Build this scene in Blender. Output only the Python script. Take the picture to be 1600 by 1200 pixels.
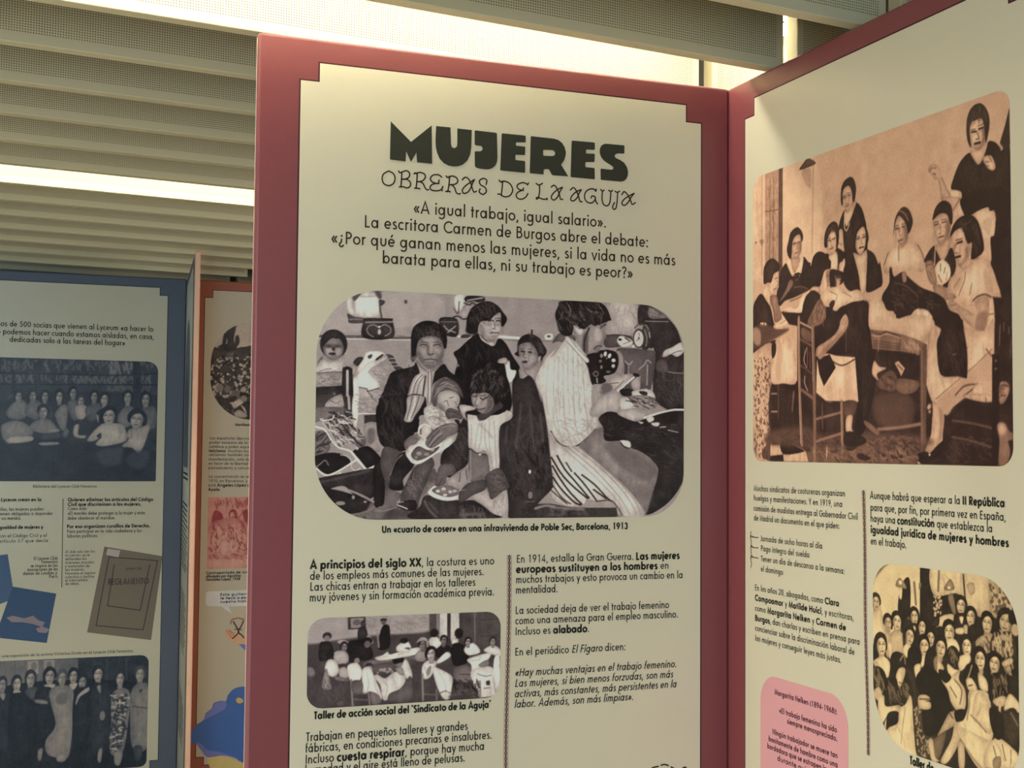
import bpy, math, random
import numpy as np
from mathutils import Vector, Matrix
from mathutils.geometry import tessellate_polygon

scene = bpy.context.scene
COL = scene.collection
for o in list(bpy.data.objects):
    bpy.data.objects.remove(o)

# ------------------------------------------------------------------ camera
EYE = 1.55
FOCAL_PX = 2051.74
PITCH, ROLL = math.radians(2.83931), math.radians(0.49363)
cam_data = bpy.data.cameras.new('camera')
cam = bpy.data.objects.new('camera', cam_data)
COL.objects.link(cam)
cam_data.sensor_fit = 'HORIZONTAL'
cam_data.sensor_width = 36.0
cam_data.lens = FOCAL_PX / 1600 * 36.0
cam_data.clip_start, cam_data.clip_end = 0.05, 100
cp, sp, cr, sr = math.cos(PITCH), math.sin(PITCH), math.cos(ROLL), math.sin(ROLL)
RX = np.array([[1, 0, 0], [0, cp, sp], [0, -sp, cp]])
RZ = np.array([[cr, -sr, 0], [sr, cr, 0], [0, 0, 1]])
RC = RZ @ RX                                  # (right, down, forward) of the world -> of the camera
def to_world(v):
    w = RC.T @ np.array(v, float)
    return Vector((w[0], w[2], -w[1]))
cx, cy, cz = to_world((1, 0, 0)), to_world((0, -1, 0)), to_world((0, 0, -1))
mw = Matrix(((cx.x, cy.x, cz.x, 0), (cx.y, cy.y, cz.y, 0), (cx.z, cy.z, cz.z, EYE), (0, 0, 0, 1)))
cam.matrix_world = mw
scene.camera = cam

# ------------------------------------------------------------------ layout numbers
YAW_M = math.radians(21.01535)                # main panel
YAW_C = math.radians(27.77)                   # ceiling baffles
CEIL = EYE + 0.8                              # underside of the baffles
PITCH_B, THICK_B, FACE0 = 0.2997, 0.0336, 2.44
dC = Vector((math.cos(YAW_C), math.sin(YAW_C), 0))
nC = Vector((-math.sin(YAW_C), math.cos(YAW_C), 0))
def ceil_point(perp, along, z):
    p = nC * perp + dC * along
    return Vector((p.x, p.y, z))

# ------------------------------------------------------------------ world, lights, exposure
scene.view_settings.view_transform = 'Standard'
scene.view_settings.look = 'None'
scene.view_settings.gamma = 1.0
scene.view_settings.exposure = 0.0
scene.view_settings.use_curve_mapping = False
world = bpy.data.worlds.new('world')
scene.world = world
world.use_nodes = True
bg = world.node_tree.nodes['Background']
bg.inputs[0].default_value = (0.86, 0.88, 0.78, 1)
bg.inputs[1].default_value = 0.08

def area_light(name, loc, target, sx, sy, power, color):
    d = bpy.data.lights.new(name, 'AREA')
    d.shape = 'RECTANGLE'; d.size = sx; d.size_y = sy
    d.energy = power; d.color = color
    o = bpy.data.objects.new(name, d); COL.objects.link(o)
    o.location = loc
    o.rotation_euler = (Vector(target) - Vector(loc)).to_track_quat('-Z', 'Y').to_euler()
    return o
def spot_light(name, loc, target, power, color, angle, blend, radius):
    d = bpy.data.lights.new(name, 'SPOT')
    d.energy = power; d.color = color; d.spot_size = math.radians(angle); d.spot_blend = blend
    d.shadow_soft_size = radius
    o = bpy.data.objects.new(name, d); COL.objects.link(o)
    o.location = loc
    o.rotation_euler = (Vector(target) - Vector(loc)).to_track_quat('-Z', 'Y').to_euler()
    return o
WARM = (1.0, 0.90, 0.66)
# a tall glass door far behind the viewer, the lit row over the viewer, and unseen fill lamps added in front, at the left and beyond the panels
area_light('glass_door_daylight', (0.15, -3.9, 1.25), (-2.3, 5.8, 1.25), 0.8, 2.4, 80, (0.42, 0.76, 1.0))
area_light('front_fill', (-0.9, -1.8, 1.5), (0.2, 2.4, 1.1), 2.4, 1.2, 38, (1.0, 0.94, 0.78))  # unseen lamp added as frontal fill for the maroon panels
area_light('overhead_row', (-0.6, 0.6, 2.3), (-0.6, 0.6, 0), 2.5, 0.3, 21, (1.0, 0.95, 0.80))
area_light('left_low_fill', (-2.6, 1.2, 0.35), (0.7, 2.3, 0.9), 0.8, 0.6, 30, (1.0, 0.94, 0.78))  # unseen low lamp added to brighten the right panel
area_light('far_fill', (1.9, 4.3, 2.0), (-1.2, 6.1, 1.2), 1.6, 0.6, 26, (1.0, 0.92, 0.78))  # added fill, stand-in for ceiling rows behind the central panel
area_light('left_cool_fill', (-3.6, 4.7, 2.0), (-2.2, 5.9, 1.8), 0.8, 0.8, 9, (0.42, 0.74, 1.0))  # unseen cool lamp added to tint the left end of the blue panel

# ------------------------------------------------------------------ materials
def lin(c):
    c = c / 255.0
    return c / 12.92 if c <= 0.04045 else ((c + 0.055) / 1.055) ** 2.4
def srgb(r, g, b):
    return (lin(r), lin(g), lin(b), 1)
def new_mat(name):
    m = bpy.data.materials.new(name); m.use_nodes = True
    nt = m.node_tree
    return m, nt, nt.nodes['Principled BSDF']
def plain(name, color, rough=0.5, spec=0.4, noise=0.0, scale=30.0, bump=0.0):
    m, nt, b = new_mat(name)
    b.inputs['Roughness'].default_value = rough
    b.inputs['Specular IOR Level'].default_value = spec
    b.inputs['Base Color'].default_value = color
    if noise or bump:
        tc = nt.nodes.new('ShaderNodeTexCoord')
        n = nt.nodes.new('ShaderNodeTexNoise'); n.inputs['Scale'].default_value = scale; n.inputs['Detail'].default_value = 4
        nt.links.new(tc.outputs['Object'], n.inputs['Vector'])
        if noise:
            mx = nt.nodes.new('ShaderNodeMix'); mx.data_type = 'RGBA'
            mx.inputs['A'].default_value = [c * (1 - noise) for c in color[:3]] + [1]
            mx.inputs['B'].default_value = [min(1, c * (1 + noise)) for c in color[:3]] + [1]
            nt.links.new(n.outputs['Fac'], mx.inputs['Factor']); nt.links.new(mx.outputs['Result'], b.inputs['Base Color'])
        if bump:
            bp = nt.nodes.new('ShaderNodeBump'); bp.inputs['Strength'].default_value = bump; bp.inputs['Distance'].default_value = 0.002
            nt.links.new(n.outputs['Fac'], bp.inputs['Height']); nt.links.new(bp.outputs['Normal'], b.inputs['Normal'])
    return m
def emitter(name, color, strength):
    m, nt, b = new_mat(name)
    b.inputs['Base Color'].default_value = (*color, 1)
    b.inputs['Emission Color'].default_value = (*color, 1)
    b.inputs['Emission Strength'].default_value = strength
    return m
def print_mat(name, rough=0.34, spec=0.25):
    m, nt, b = new_mat(name)
    a = nt.nodes.new('ShaderNodeAttribute'); a.attribute_name = 'ink'
    nt.links.new(a.outputs['Color'], b.inputs['Base Color'])
    b.inputs['Roughness'].default_value = rough
    b.inputs['Specular IOR Level'].default_value = spec
    return m
def perforated(name, base, hole, pitch):
    # sheet metal with a square grid of round holes on its upright sides, plain margins along the edges
    m, nt, b = new_mat(name)
    L = nt.links.new
    tc = nt.nodes.new('ShaderNodeTexCoord')
    sep = nt.nodes.new('ShaderNodeSeparateXYZ'); L(tc.outputs['Object'], sep.inputs[0])
    def math_node(op, a, bval):
        n = nt.nodes.new('ShaderNodeMath'); n.operation = op
        for i, v in enumerate((a, bval)):
            if v is None: continue
            if isinstance(v, (int, float)): n.inputs[i].default_value = v
            else: L(v, n.inputs[i])
        return n.outputs[0]
    def cell(s):
        f = math_node('FRACT', math_node('DIVIDE', s, pitch), None)
        return math_node('SUBTRACT', f, 0.5)
    fx, fz = cell(sep.outputs['X']), cell(sep.outputs['Z'])
    d2 = math_node('ADD', math_node('MULTIPLY', fx, fx), math_node('MULTIPLY', fz, fz))
    inside = math_node('LESS_THAN', d2, 0.245 ** 2)
    # margins: object Z counts up from the lower edge; attribute-free, from the object's own coordinates
    low = math_node('GREATER_THAN', sep.outputs['Z'], 0.0205)
    end_a = math_node('GREATER_THAN', sep.outputs['X'], 0.017)
    geo = nt.nodes.new('ShaderNodeNewGeometry')
    vt = nt.nodes.new('ShaderNodeVectorTransform'); vt.vector_type = 'NORMAL'; vt.convert_from = 'WORLD'; vt.convert_to = 'OBJECT'
    L(geo.outputs['True Normal'], vt.inputs[0])
    sn = nt.nodes.new('ShaderNodeSeparateXYZ'); L(vt.outputs[0], sn.inputs[0])
    side = math_node('GREATER_THAN', math_node('ABSOLUTE', sn.outputs['Y'], None), 0.7)
    at = nt.nodes.new('ShaderNodeAttribute'); at.attribute_type = 'OBJECT'; at.attribute_name = 'run'
    end_b = math_node('LESS_THAN', sep.outputs['X'], math_node('SUBTRACT', at.outputs['Fac'], 0.017))
    mask = inside
    for k in (low, end_a, end_b, side):
        mask = math_node('MULTIPLY', mask, k)
    mx = nt.nodes.new('ShaderNodeMix'); mx.data_type = 'RGBA'
    mx.inputs['A'].default_value = base; mx.inputs['B'].default_value = hole
    L(mask, mx.inputs['Factor']); L(mx.outputs['Result'], b.inputs['Base Color'])
    b.inputs['Roughness'].default_value = 0.55
    b.inputs['Specular IOR Level'].default_value = 0.25
    return m

# ------------------------------------------------------------------ object helpers
def link(name, me, mat, parent=None, smooth=False):
    o = bpy.data.objects.new(name, me); COL.objects.link(o)
    if mat: me.materials.append(mat)
    if parent: o.parent = parent
    if smooth:
        me.polygons.foreach_set('use_smooth', [True] * len(me.polygons))
    return o
def from_lists(name, verts, faces, mat, parent=None):
    me = bpy.data.meshes.new(name); me.from_pydata(verts, [], faces); me.update()
    return link(name, me, mat, parent)
def tag(o, label=None, category=None, group=None, kind=None):
    for k, v in (('label', label), ('category', category), ('group', group), ('kind', kind)):
        if v: o[k] = v
    return o
def empty(name, loc, rz, **kw):
    o = bpy.data.objects.new(name, None); COL.objects.link(o)
    o.empty_display_size = 0.1
    o.location = loc; o.rotation_euler = (0, 0, rz)
    return tag(o, **kw)
import bmesh
def box(name, lo, hi, mat, parent=None, bevel=0.0, segs=3):
    bm = bmesh.new()
    bmesh.ops.create_cube(bm, size=1)
    for v in bm.verts:
        v.co = [lo[i] + (v.co[i] + 0.5) * (hi[i] - lo[i]) for i in range(3)]
    if bevel:
        bmesh.ops.bevel(bm, geom=list(bm.edges), offset=bevel, segments=segs, affect='EDGES', profile=0.5)
    me = bpy.data.meshes.new(name); bm.to_mesh(me); bm.free()
    return link(name, me, mat, parent)
def flat(name, polys, y, mat, parent):
    """printed flat shapes on a panel: polys = list of [outer, hole, ...] in panel (u, v) metres"""
    V, Fc = [], []
    for loops in polys:
        pts = [[Vector((u, v, 0)) for u, v in lp] for lp in loops]
        tri = tessellate_polygon(pts)
        base = len(V)
        V += [(p.x, -y, p.y) for lp in pts for p in lp]
        for t in tri:
            a, b, c = [V[base + i] for i in t]
            area = (b[0] - a[0]) * (c[2] - a[2]) - (b[2] - a[2]) * (c[0] - a[0])
            Fc.append([base + i for i in (t if area > 0 else t[::-1])])
    return from_lists(name, V, Fc, mat, parent)
def rounded(u0, v0, u1, v1, r, n=12):
    out = []
    for cx_, cy_, a0 in ((u1 - r, v1 - r, 0), (u0 + r, v1 - r, 90), (u0 + r, v0 + r, 180), (u1 - r, v0 + r, 270)):
        for i in range(n + 1):
            a = math.radians(a0 + 90 * i / n)
            out.append((cx_ + r * math.cos(a), cy_ + r * math.sin(a)))
    return out

# ------------------------------------------------------------------ stroke lettering
def spline(p, closed=False, n=6):
    p = [np.array(q, float) for q in p]
    if len(p) < 3: return p
    m = len(p); out = []
    rng = range(m if closed else m - 1)
    for i in rng:
        if closed: a, b, c, d = p[i - 1], p[i], p[(i + 1) % m], p[(i + 2) % m]
        else: a, b, c, d = p[max(i - 1, 0)], p[i], p[i + 1], p[min(i + 2, m - 1)]
        for k in range(n):
            t = k / n
            out.append(0.5 * (2 * b + (c - a) * t + (2 * a - 5 * b + 4 * c - d) * t * t + (3 * b - a - 3 * c + d) * t ** 3))
    if not closed: out.append(p[-1])
    return out
def ribbon(pts, w, V, Fc, closed=False):
    P = [np.array(p, float) for p in pts]
    Q = [P[0]]
    for p in P[1:]:
        if np.hypot(*(p - Q[-1])) > 1e-7: Q.append(p)
    if closed and np.hypot(*(Q[0] - Q[-1])) < 1e-7: Q.pop()
    n = len(Q)
    if n < 2: return
    base = len(V)
    for i in range(n):
        a = Q[i - 1] if (closed or i > 0) else None
        c = Q[(i + 1) % n] if (closed or i < n - 1) else None
        d1 = (Q[i] - a) / np.hypot(*(Q[i] - a)) if a is not None else None
        d2 = (c - Q[i]) / np.hypot(*(c - Q[i])) if c is not None else None
        if d1 is None: d1 = d2
        if d2 is None: d2 = d1
        t = d1 + d2
        L = np.hypot(*t)
        t = d2 if L < 1e-6 else t / L
        nn = np.array([-t[1], t[0]])
        k = 1 / max(0.45, float(nn @ np.array([-d1[1], d1[0]])))
        V.append(tuple(Q[i] + nn * w / 2 * k)); V.append(tuple(Q[i] - nn * w / 2 * k))
    for i in range(n if closed else n - 1):
        j = (i + 1) % n
        Fc.append((base + 2 * i, base + 2 * i + 1, base + 2 * j + 1, base + 2 * j))
def dot(c, r, V, Fc, n=10):
    base = len(V)
    for i in range(n):
        a = 2 * math.pi * i / n
        V.append((c[0] + r * math.cos(a), c[1] + r * math.sin(a)))
    Fc.append(tuple(range(base, base + n)))
# glyphs in units of the x-height: advance, strokes.  L polyline, A arc (cx cy rx ry from to), S spline, D dot, + joins to the previous
FONT = {}
def glyphs(text):
    for line in text.strip().split('\n'):
        ch, adv, body = line.strip().split(' ', 2)
        FONT[ch] = (float(adv), [s.strip() for s in body.split(';') if s.strip()])
glyphs('''
a 1.08 A .46 .5 .37 .41 0 360; L .87 0 .87 1
b 1.08 A .58 .5 .37 .41 0 360; L .17 0 .17 1.62
c .80 A .48 .5 .38 .41 48 312
d 1.08 A .46 .5 .37 .41 0 360; L .87 0 .87 1.62
e .96 L .1 .5 .86 .5; A .48 .5 .38 .41 0 318
f .50 L .2 0 .2 1.27 + A .42 1.27 .22 .27 180 75; L .02 .9 .48 .9
g 1.08 A .46 .5 .37 .41 0 360; L .87 1 .87 -.1 + A .48 -.1 .39 .32 0 -150
h .98 L .17 0 .17 1.62; L .17 .5 .17 .52 + A .49 .55 .32 .36 180 0 + L .81 .55 .81 0
i .34 L .17 0 .17 1; D .17 1.36
j .34 L .17 1 .17 -.45; D .17 1.36
k .80 L .17 0 .17 1.62; L .22 .46 .64 1; L .34 .6 .74 0
l .34 L .17 0 .17 1.62
m 1.46 L .17 0 .17 1; A .44 .6 .27 .31 180 0 + L .71 .6 .71 0; A .98 .6 .27 .31 180 0 + L 1.25 .6 1.25 0
n .98 L .17 0 .17 1; A .49 .55 .32 .36 180 0 + L .81 .55 .81 0
o 1.0 A .5 .5 .41 .41 0 360
p 1.08 A .58 .5 .37 .41 0 360; L .17 -.5 .17 1
q 1.08 A .46 .5 .37 .41 0 360; L .87 -.5 .87 1
r .56 L .17 0 .17 1; A .44 .6 .27 .31 180 65
s .68 S .56 .83 .36 .92 .17 .8 .2 .62 .38 .51 .55 .38 .56 .18 .36 .08 .12 .16
t .52 L .25 0 .25 1.36; L .02 .9 .5 .9
u .98 L .17 1 .17 .45 + A .49 .45 .32 .36 180 360 + L .81 .45 .81 1
v .84 L .05 1 .42 .04 .79 1
w 1.3 L .05 1 .36 .04 .65 .92 .94 .04 1.25 1
x .8 L .08 0 .72 1; L .08 1 .72 0
y .84 L .05 1 .44 .05; L .79 1 .22 -.5
z .78 L .08 .9 .66 .9 .1 .1 .7 .1
A 1.26 L .08 0 .63 1.5 1.18 0; L .28 .46 .98 .46
B .98 L .17 0 .17 1.5; L .17 1.4 .45 1.4 + A .45 1.1 .32 .3 90 -90 + L .45 .8 .17 .8; L .17 .8 .5 .8 + A .5 .45 .36 .35 90 -90 + L .5 .1 .17 .1
C 1.26 A .76 .75 .66 .66 42 318
D 1.22 L .17 .1 .17 1.4 .45 1.4 + A .45 .75 .65 .65 90 -90 + L .45 .1 .17 .1
E .86 L .78 1.4 .17 1.4 .17 .1 .78 .1; L .17 .78 .72 .78
F .82 L .76 1.4 .17 1.4 .17 0; L .17 .78 .7 .78
G 1.42 A .76 .75 .66 .66 42 360 + L 1.42 .75 .8 .75
H 1.2 L .17 0 .17 1.5; L 1.03 0 1.03 1.5; L .17 .78 1.03 .78
I .4 L .2 0 .2 1.5
J .62 L .45 1.5 .45 .35 + A .2 .35 .25 .27 0 -110
L .8 L .17 1.5 .17 .1 .74 .1
M 1.5 L .12 0 .3 1.45 .75 .1 1.2 1.45 1.38 0
N 1.28 L .17 0 .17 1.42 1.11 .08 1.11 1.5
O 1.56 A .78 .75 .68 .66 0 360
Q 1.56 A .78 .75 .68 .66 0 360; L .95 .45 1.5 -.08
P .92 L .17 0 .17 1.4 .45 1.4 + A .45 1.06 .35 .34 90 -90 + L .45 .72 .17 .72
R .98 L .17 0 .17 1.4 .45 1.4 + A .45 1.06 .35 .34 90 -90 + L .45 .72 .17 .72; L .4 .7 .86 0
S .88 S .74 1.24 .5 1.41 .22 1.3 .18 1.05 .42 .82 .68 .6 .72 .3 .5 .09 .12 .26
T .82 L .41 0 .41 1.4; L .02 1.4 .8 1.4
U 1.14 L .17 1.5 .17 .5 + A .57 .5 .4 .41 180 360 + L .97 .5 .97 1.5
V 1.16 L .06 1.5 .58 .06 1.1 1.5
X 1.08 L .08 0 1 1.5; L .08 1.5 1 0
Y 1.04 L .06 1.5 .52 .74 .98 1.5; L .52 .74 .52 0
0 1.0 A .5 .75 .37 .66 0 360
1 1.0 L .3 1.2 .56 1.42 .56 0
2 1.0 A .5 1.05 .34 .36 170 -30 + L .72 .72 .16 .1 .88 .1
3 1.0 A .46 1.1 .3 .31 160 -90; A .46 .45 .36 .35 90 -160
4 1.0 L .66 0 .66 1.4 .1 .38 .9 .38
5 1.0 L .8 1.4 .3 1.4 .22 .8 + A .44 .5 .38 .4 120 -150
6 1.0 A .5 .46 .36 .37 0 360; L .18 .62 .6 1.46
7 1.0 L .12 1.4 .84 1.4 .34 0
8 1.0 A .5 1.12 .27 .29 0 360; A .5 .45 .35 .36 0 360
9 1.0 A .5 1.04 .36 .37 0 360; L .82 .88 .4 .02
. .36 D .18 .1
, .36 L .22 .16 .08 -.26
: .36 D .18 .1; D .18 .86
; .36 L .22 .16 .08 -.26; D .18 .86
« .86 L .42 .9 .12 .5 .42 .1; L .76 .9 .46 .5 .76 .1
» .86 L .1 .9 .4 .5 .1 .1; L .44 .9 .74 .5 .44 .1
? .74 A .36 1.14 .26 .28 170 -60 + L .4 .8 .36 .42; D .36 .1
¿ .74 D .4 .95; L .4 .62 .36 .25 + A .38 -.1 .26 .26 110 360
- .6 L .08 .55 .52 .55
( .46 A .6 .6 .45 1.0 130 230
) .46 A -.14 .6 .45 1.0 50 -50
' .3 L .22 1.6 .12 1.2
` .3 L .08 1.6 .18 1.2
''')
ACC = {'á': 'a', 'é': 'e', 'í': 'i', 'ó': 'o', 'ú': 'u', 'ñ': 'n', 'Á': 'A', 'É': 'E', 'Í': 'I'}
def strokes(ch):
    b = ACC.get(ch, ch)
    adv, body = FONT[b]
    body = list(body)
    if ch in 'áéóú': body.append('L .%d 1.14 .%d 1.5' % ((44, 66) if ch != 'é' else (42, 64)))
    if ch == 'í': body = [body[0], 'L .12 1.16 .32 1.5']
    if ch == 'Á': body.append('L .58 1.6 .76 1.86')
    if ch == 'ñ': body.append('S .2 1.22 .34 1.36 .5 1.27 .64 1.2 .78 1.34')
    return adv, body
def glyph_paths(body):
    out = []
    for s in body:
        pts, closed = [], False
        for seg in s.split('+'):
            t = seg.split(); k = t[0]; v = [float(x) for x in t[1:]]
            if k == 'L': q = [np.array(v[i:i + 2]) for i in range(0, len(v), 2)]
            elif k == 'S': q = spline([v[i:i + 2] for i in range(0, len(v), 2)], n=4)
            elif k == 'D': out.append(('D', v)); q = []
            else:
                n = max(4, int(abs(v[5] - v[4]) / 15))
                closed = abs(v[5] - v[4]) >= 359
                q = [np.array((v[0] + v[2] * math.cos(math.radians(v[4] + (v[5] - v[4]) * i / n)), v[1] + v[3] * math.sin(math.radians(v[4] + (v[5] - v[4]) * i / n)))) for i in range(n + (0 if closed else 1))]
            pts += q
        if pts: out.append(('C' if closed else 'L', pts))
    return out
def layout(text):
    """*bold*, _italic_ ; returns glyph placements and the natural width in x-heights"""
    x, bold, ital, out = 0.0, False, False, []
    for ch in text:
        if ch == '*': bold = not bold; continue
        if ch == '_': ital = not ital; continue
        if ch == ' ': x += 0.50; continue
        adv, body = strokes(ch)
        k = 0.90 if bold else 0.84
        out.append((x, k, bold, ital, body)); x += adv * k + (0.17 if bold else 0.13)
    return out, x
def lettering(name, lines, xh, mat, parent, y=0.0016, thin=0.19, heavy=0.34, hold=1.0):
    """lines: (text, u0, u1, v) in panel metres"""
    V, Fc = [], []
    for text, u0, u1, v in lines:
        gl, w = layout(text)
        w -= 0.24
        sx = (u1 - u0) / w
        for x, k, bold, ital, body in gl:
            th = (heavy if bold else thin) * xh * hold
            for kind, p in glyph_paths(body):
                if kind == 'D':
                    px, py = x + p[0] * k, p[1]
                    if ital: px += py * 0.2 * xh / sx
                    dot((u0 + (px - 0.08) * sx, v + py * xh), th * 0.68, V, Fc)
                else:
                    q = []
                    for a in p:
                        px = x + a[0] * k
                        if ital: px += a[1] * 0.2 * xh / sx
                        q.append((u0 + (px - 0.08) * sx, v + a[1] * xh))
                    ribbon(q, th, V, Fc, kind == 'C')
    return from_lists(name, [(a, -y, b) for a, b in V], Fc, mat, parent)
def drawn(name, paths, w, y, mat, parent, smooth=True):
    V, Fc = [], []
    for p in paths:
        ribbon(spline(p, n=6) if smooth else p, w, V, Fc)
        if smooth:
            dot(p[0], w / 2, V, Fc, 8); dot(p[-1], w / 2, V, Fc, 8)
    return from_lists(name, [(a, -y, b) for a, b in V], Fc, mat, parent)

# ------------------------------------------------------------------ printed photographs: a small painter, then a finely gridded print
def smooth_noise(rng, ny, nx, c, cy_=None):
    c = max(c, 1.5); cy_ = max(cy_ or c, 1.5)
    g = rng.randn(int(ny / cy_) + 3, int(nx / c) + 3)
    yy, xx = np.mgrid[0:ny, 0:nx]
    yy, xx = yy / cy_, xx / c
    iy, ix = yy.astype(int), xx.astype(int); fy, fx = yy - iy, xx - ix
    fy = fy * fy * (3 - 2 * fy); fx = fx * fx * (3 - 2 * fx)
    return (g[iy, ix] * (1 - fx) + g[iy, ix + 1] * fx) * (1 - fy) + (g[iy + 1, ix] * (1 - fx) + g[iy + 1, ix + 1] * fx) * fy
class Canvas:
    def __init__(s, w, h, cell, base, unit):
        s.S = 1.0 / cell * unit                 # units -> pixels
        s.nx, s.ny = int(w / cell) + 2, int(h / cell) + 2
        s.a = np.full((s.ny, s.nx), float(base))
        s.rng = np.random.RandomState(7)
        s.blur = 0.0
        s.tex = sum(a * smooth_noise(s.rng, s.ny, s.nx, c * 0.00125 / cell) for a, c in ((.5, 4), (.6, 11), (.6, 30))) + .75 * smooth_noise(s.rng, s.ny, s.nx, 5 * 0.00125 / cell, 26 * 0.00125 / cell)
        s.count = 0
        s.quiet = False
    def put(s, mask, x0, y0, tone):
        h, w = mask.shape
        r = s.a[y0:y0 + h, x0:x0 + w]
        r += (tone - r) * mask
    def region(s, pts, pad):
        P = np.array(pts) * s.S
        x0 = max(0, int(P[:, 0].min() - pad)); y0 = max(0, int(P[:, 1].min() - pad))
        x1 = min(s.nx, int(P[:, 0].max() + pad) + 2); y1 = min(s.ny, int(P[:, 1].max() + pad) + 2)
        return P, x0, y0, x1, y1
    def soften(s, m):
        r = int(round(s.blur * s.S))
        for _ in range(2):
            if r >= 1:
                for ax in (0, 1):
                    if m.shape[ax] > 1:
                        c = np.cumsum(np.pad(m, [(r + 1, r) if k == ax else (0, 0) for k in (0, 1)], mode='edge'), axis=ax)
                        n = m.shape[ax]
                        m = (np.take(c, np.arange(2 * r + 1, 2 * r + 1 + n), axis=ax) - np.take(c, np.arange(0, n), axis=ax)) / (2 * r + 1)
        return m
    def poly(s, tone, pts, smooth=True, alpha=1.0):
        if smooth: pts = spline(pts, True, 5)
        pad = 3 * s.blur * s.S + 2
        P, x0, y0, x1, y1 = s.region(pts, pad)
        if x1 <= x0 or y1 <= y0: return
        SS = 3
        W, H = (x1 - x0), (y1 - y0) * SS
        cov = np.zeros((H, W + 1))
        ys = (np.arange(H) + 0.5) / SS + y0
        n = len(P)
        for i in range(n):
            (ax, ay), (bx, by) = P[i], P[(i + 1) % n]
            if ay == by: continue
            sgn = 1.0
            if ay > by: ax, ay, bx, by = bx, by, ax, ay; sgn = -1.0
            j0, j1 = np.searchsorted(ys, ay), np.searchsorted(ys, by)
            if j1 <= j0: continue
            xx = np.clip(ax + (ys[j0:j1] - ay) * (bx - ax) / (by - ay) - x0, 0, W - 1e-6)
            k = xx.astype(int); f = xx - k
            rows = np.arange(j0, j1)
            np.add.at(cov, (rows, k), sgn * (1 - f)); np.add.at(cov, (rows, k + 1), sgn * f)
        m = np.clip(np.abs(np.cumsum(cov, axis=1)[:, :W]), 0, 1).reshape(y1 - y0, SS, W).mean(axis=1)
        m = s.soften(m)
        area = m.sum()
        if s.blur == 0 and area > 40:
            # modelling of the printed form: a little darker towards its outline, softly mottled like cloth or skin
            keep, s.blur = s.blur, min(0.16 * math.sqrt(area), 14) / s.S
            b = s.soften(m); s.blur = keep
            s.count += 1
            sy, sx = (s.count * 37) % max(1, s.ny - (y1 - y0) + 1), (s.count * 53) % max(1, s.nx - (x1 - x0) + 1)
            t = s.tex[sy:sy + y1 - y0, sx:sx + x1 - x0]
            if smooth or area > 400:
                tone = tone + (tone * .30 + 4) * (b - .80) * (1 if smooth else .4) + (tone * .026 + 1.6) * t
        s.put(m * alpha, x0, y0, tone)
        if s.blur == 0 and smooth and area > 500 and not s.quiet:
            base = float(np.mean(tone)); h_, w_ = m.shape
            ln = 0.5 * math.sqrt(area)
            for i in range(min(12, int(area / 420))):
                a = math.pi / 2 + s.rng.randn() * .4 + .5 * math.sin(s.count * 1.7)
                px, py = s.rng.rand() * w_, s.rng.rand() * h_
                q = [(px + math.cos(a) * ln * f + math.sin(a) * ln * .12 * (1 - 4 * f * f), py + math.sin(a) * ln * f) for f in (-.5, 0, .5)]
                if all(0 <= x < w_ and 0 <= y < h_ and m[int(y), int(x)] > .95 for x, y in q):
                    d = -(base * .13 + 6) if (i % 3 or base < 90) else base * .07 + 4
                    if base < 90: d = base * .22 + 4
                    s.blur = 1.1 / s.S
                    s.stroke(base + d, (1.2 + 1.6 * s.rng.rand()) / s.S, [((x + x0) / s.S, (y + y0) / s.S) for x, y in q], .7)
                    s.blur = 0
    def stroke(s, tone, w, pts, alpha=1.0):
        if len(pts) > 2: pts = spline(pts, False, 5)
        w = max(w * s.S, 1.0)
        P, x0, y0, x1, y1 = s.region(pts, w + 3 * s.blur * s.S + 2)
        if x1 <= x0 or y1 <= y0: return
        Y, X = np.mgrid[y0:y1, x0:x1]
        X = X + 0.5; Y = Y + 0.5
        best = np.full(X.shape, 1e9)
        for a, b in zip(P[:-1], P[1:]):
            d = b - a; L2 = float(d @ d) + 1e-9
            t = np.clip(((X - a[0]) * d[0] + (Y - a[1]) * d[1]) / L2, 0, 1)
            best = np.minimum(best, (X - a[0] - t * d[0]) ** 2 + (Y - a[1] - t * d[1]) ** 2)
        m = np.clip(w / 2 + 0.5 - np.sqrt(best), 0, 1)
        s.put(s.soften(m) * alpha, x0, y0, tone)
    def ellipse(s, tone, cx_, cy_, rx, ry, rot=0.0, alpha=1.0):
        c, q = math.cos(rot), math.sin(rot)
        s.poly(tone, [(cx_ + rx * math.cos(t) * c - ry * math.sin(t) * q, cy_ + rx * math.cos(t) * q + ry * math.sin(t) * c) for t in np.linspace(0, 2 * math.pi, 25)[:-1]], False, alpha)
    def inside(s, pts, n):
        P = np.array(pts); lo, hi = P.min(0), P.max(0); out = []
        for _ in range(n * 6):
            if len(out) >= n: break
            x, y = lo + s.rng.rand(2) * (hi - lo)
            c = False
            for i in range(len(P)):
                (ax, ay), (bx, by) = P[i - 1], P[i]
                if (ay > y) != (by > y) and x < (bx - ax) * (y - ay) / (by - ay) + ax: c = not c
            if c: out.append((x, y))
        return out
    def shade(s, delta, cx_, cy_, rx, ry):
        keep, s.blur = s.blur, 0.42 * min(rx, ry)
        pts = [(cx_ + rx * math.cos(t), cy_ + ry * math.sin(t)) for t in np.linspace(0, 2 * math.pi, 17)[:-1]]
        P, x0, y0, x1, y1 = s.region(pts, 3 * s.blur * s.S + 2)
        if x1 > x0 and y1 > y0:
            Y, X = np.mgrid[y0:y1, x0:x1]
            m = np.exp(-(((X + .5) / s.S - cx_) / rx) ** 2 - (((Y + .5) / s.S - cy_) / ry) ** 2)
            s.a[y0:y1, x0:x1] += delta * m
        s.blur = keep
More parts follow.
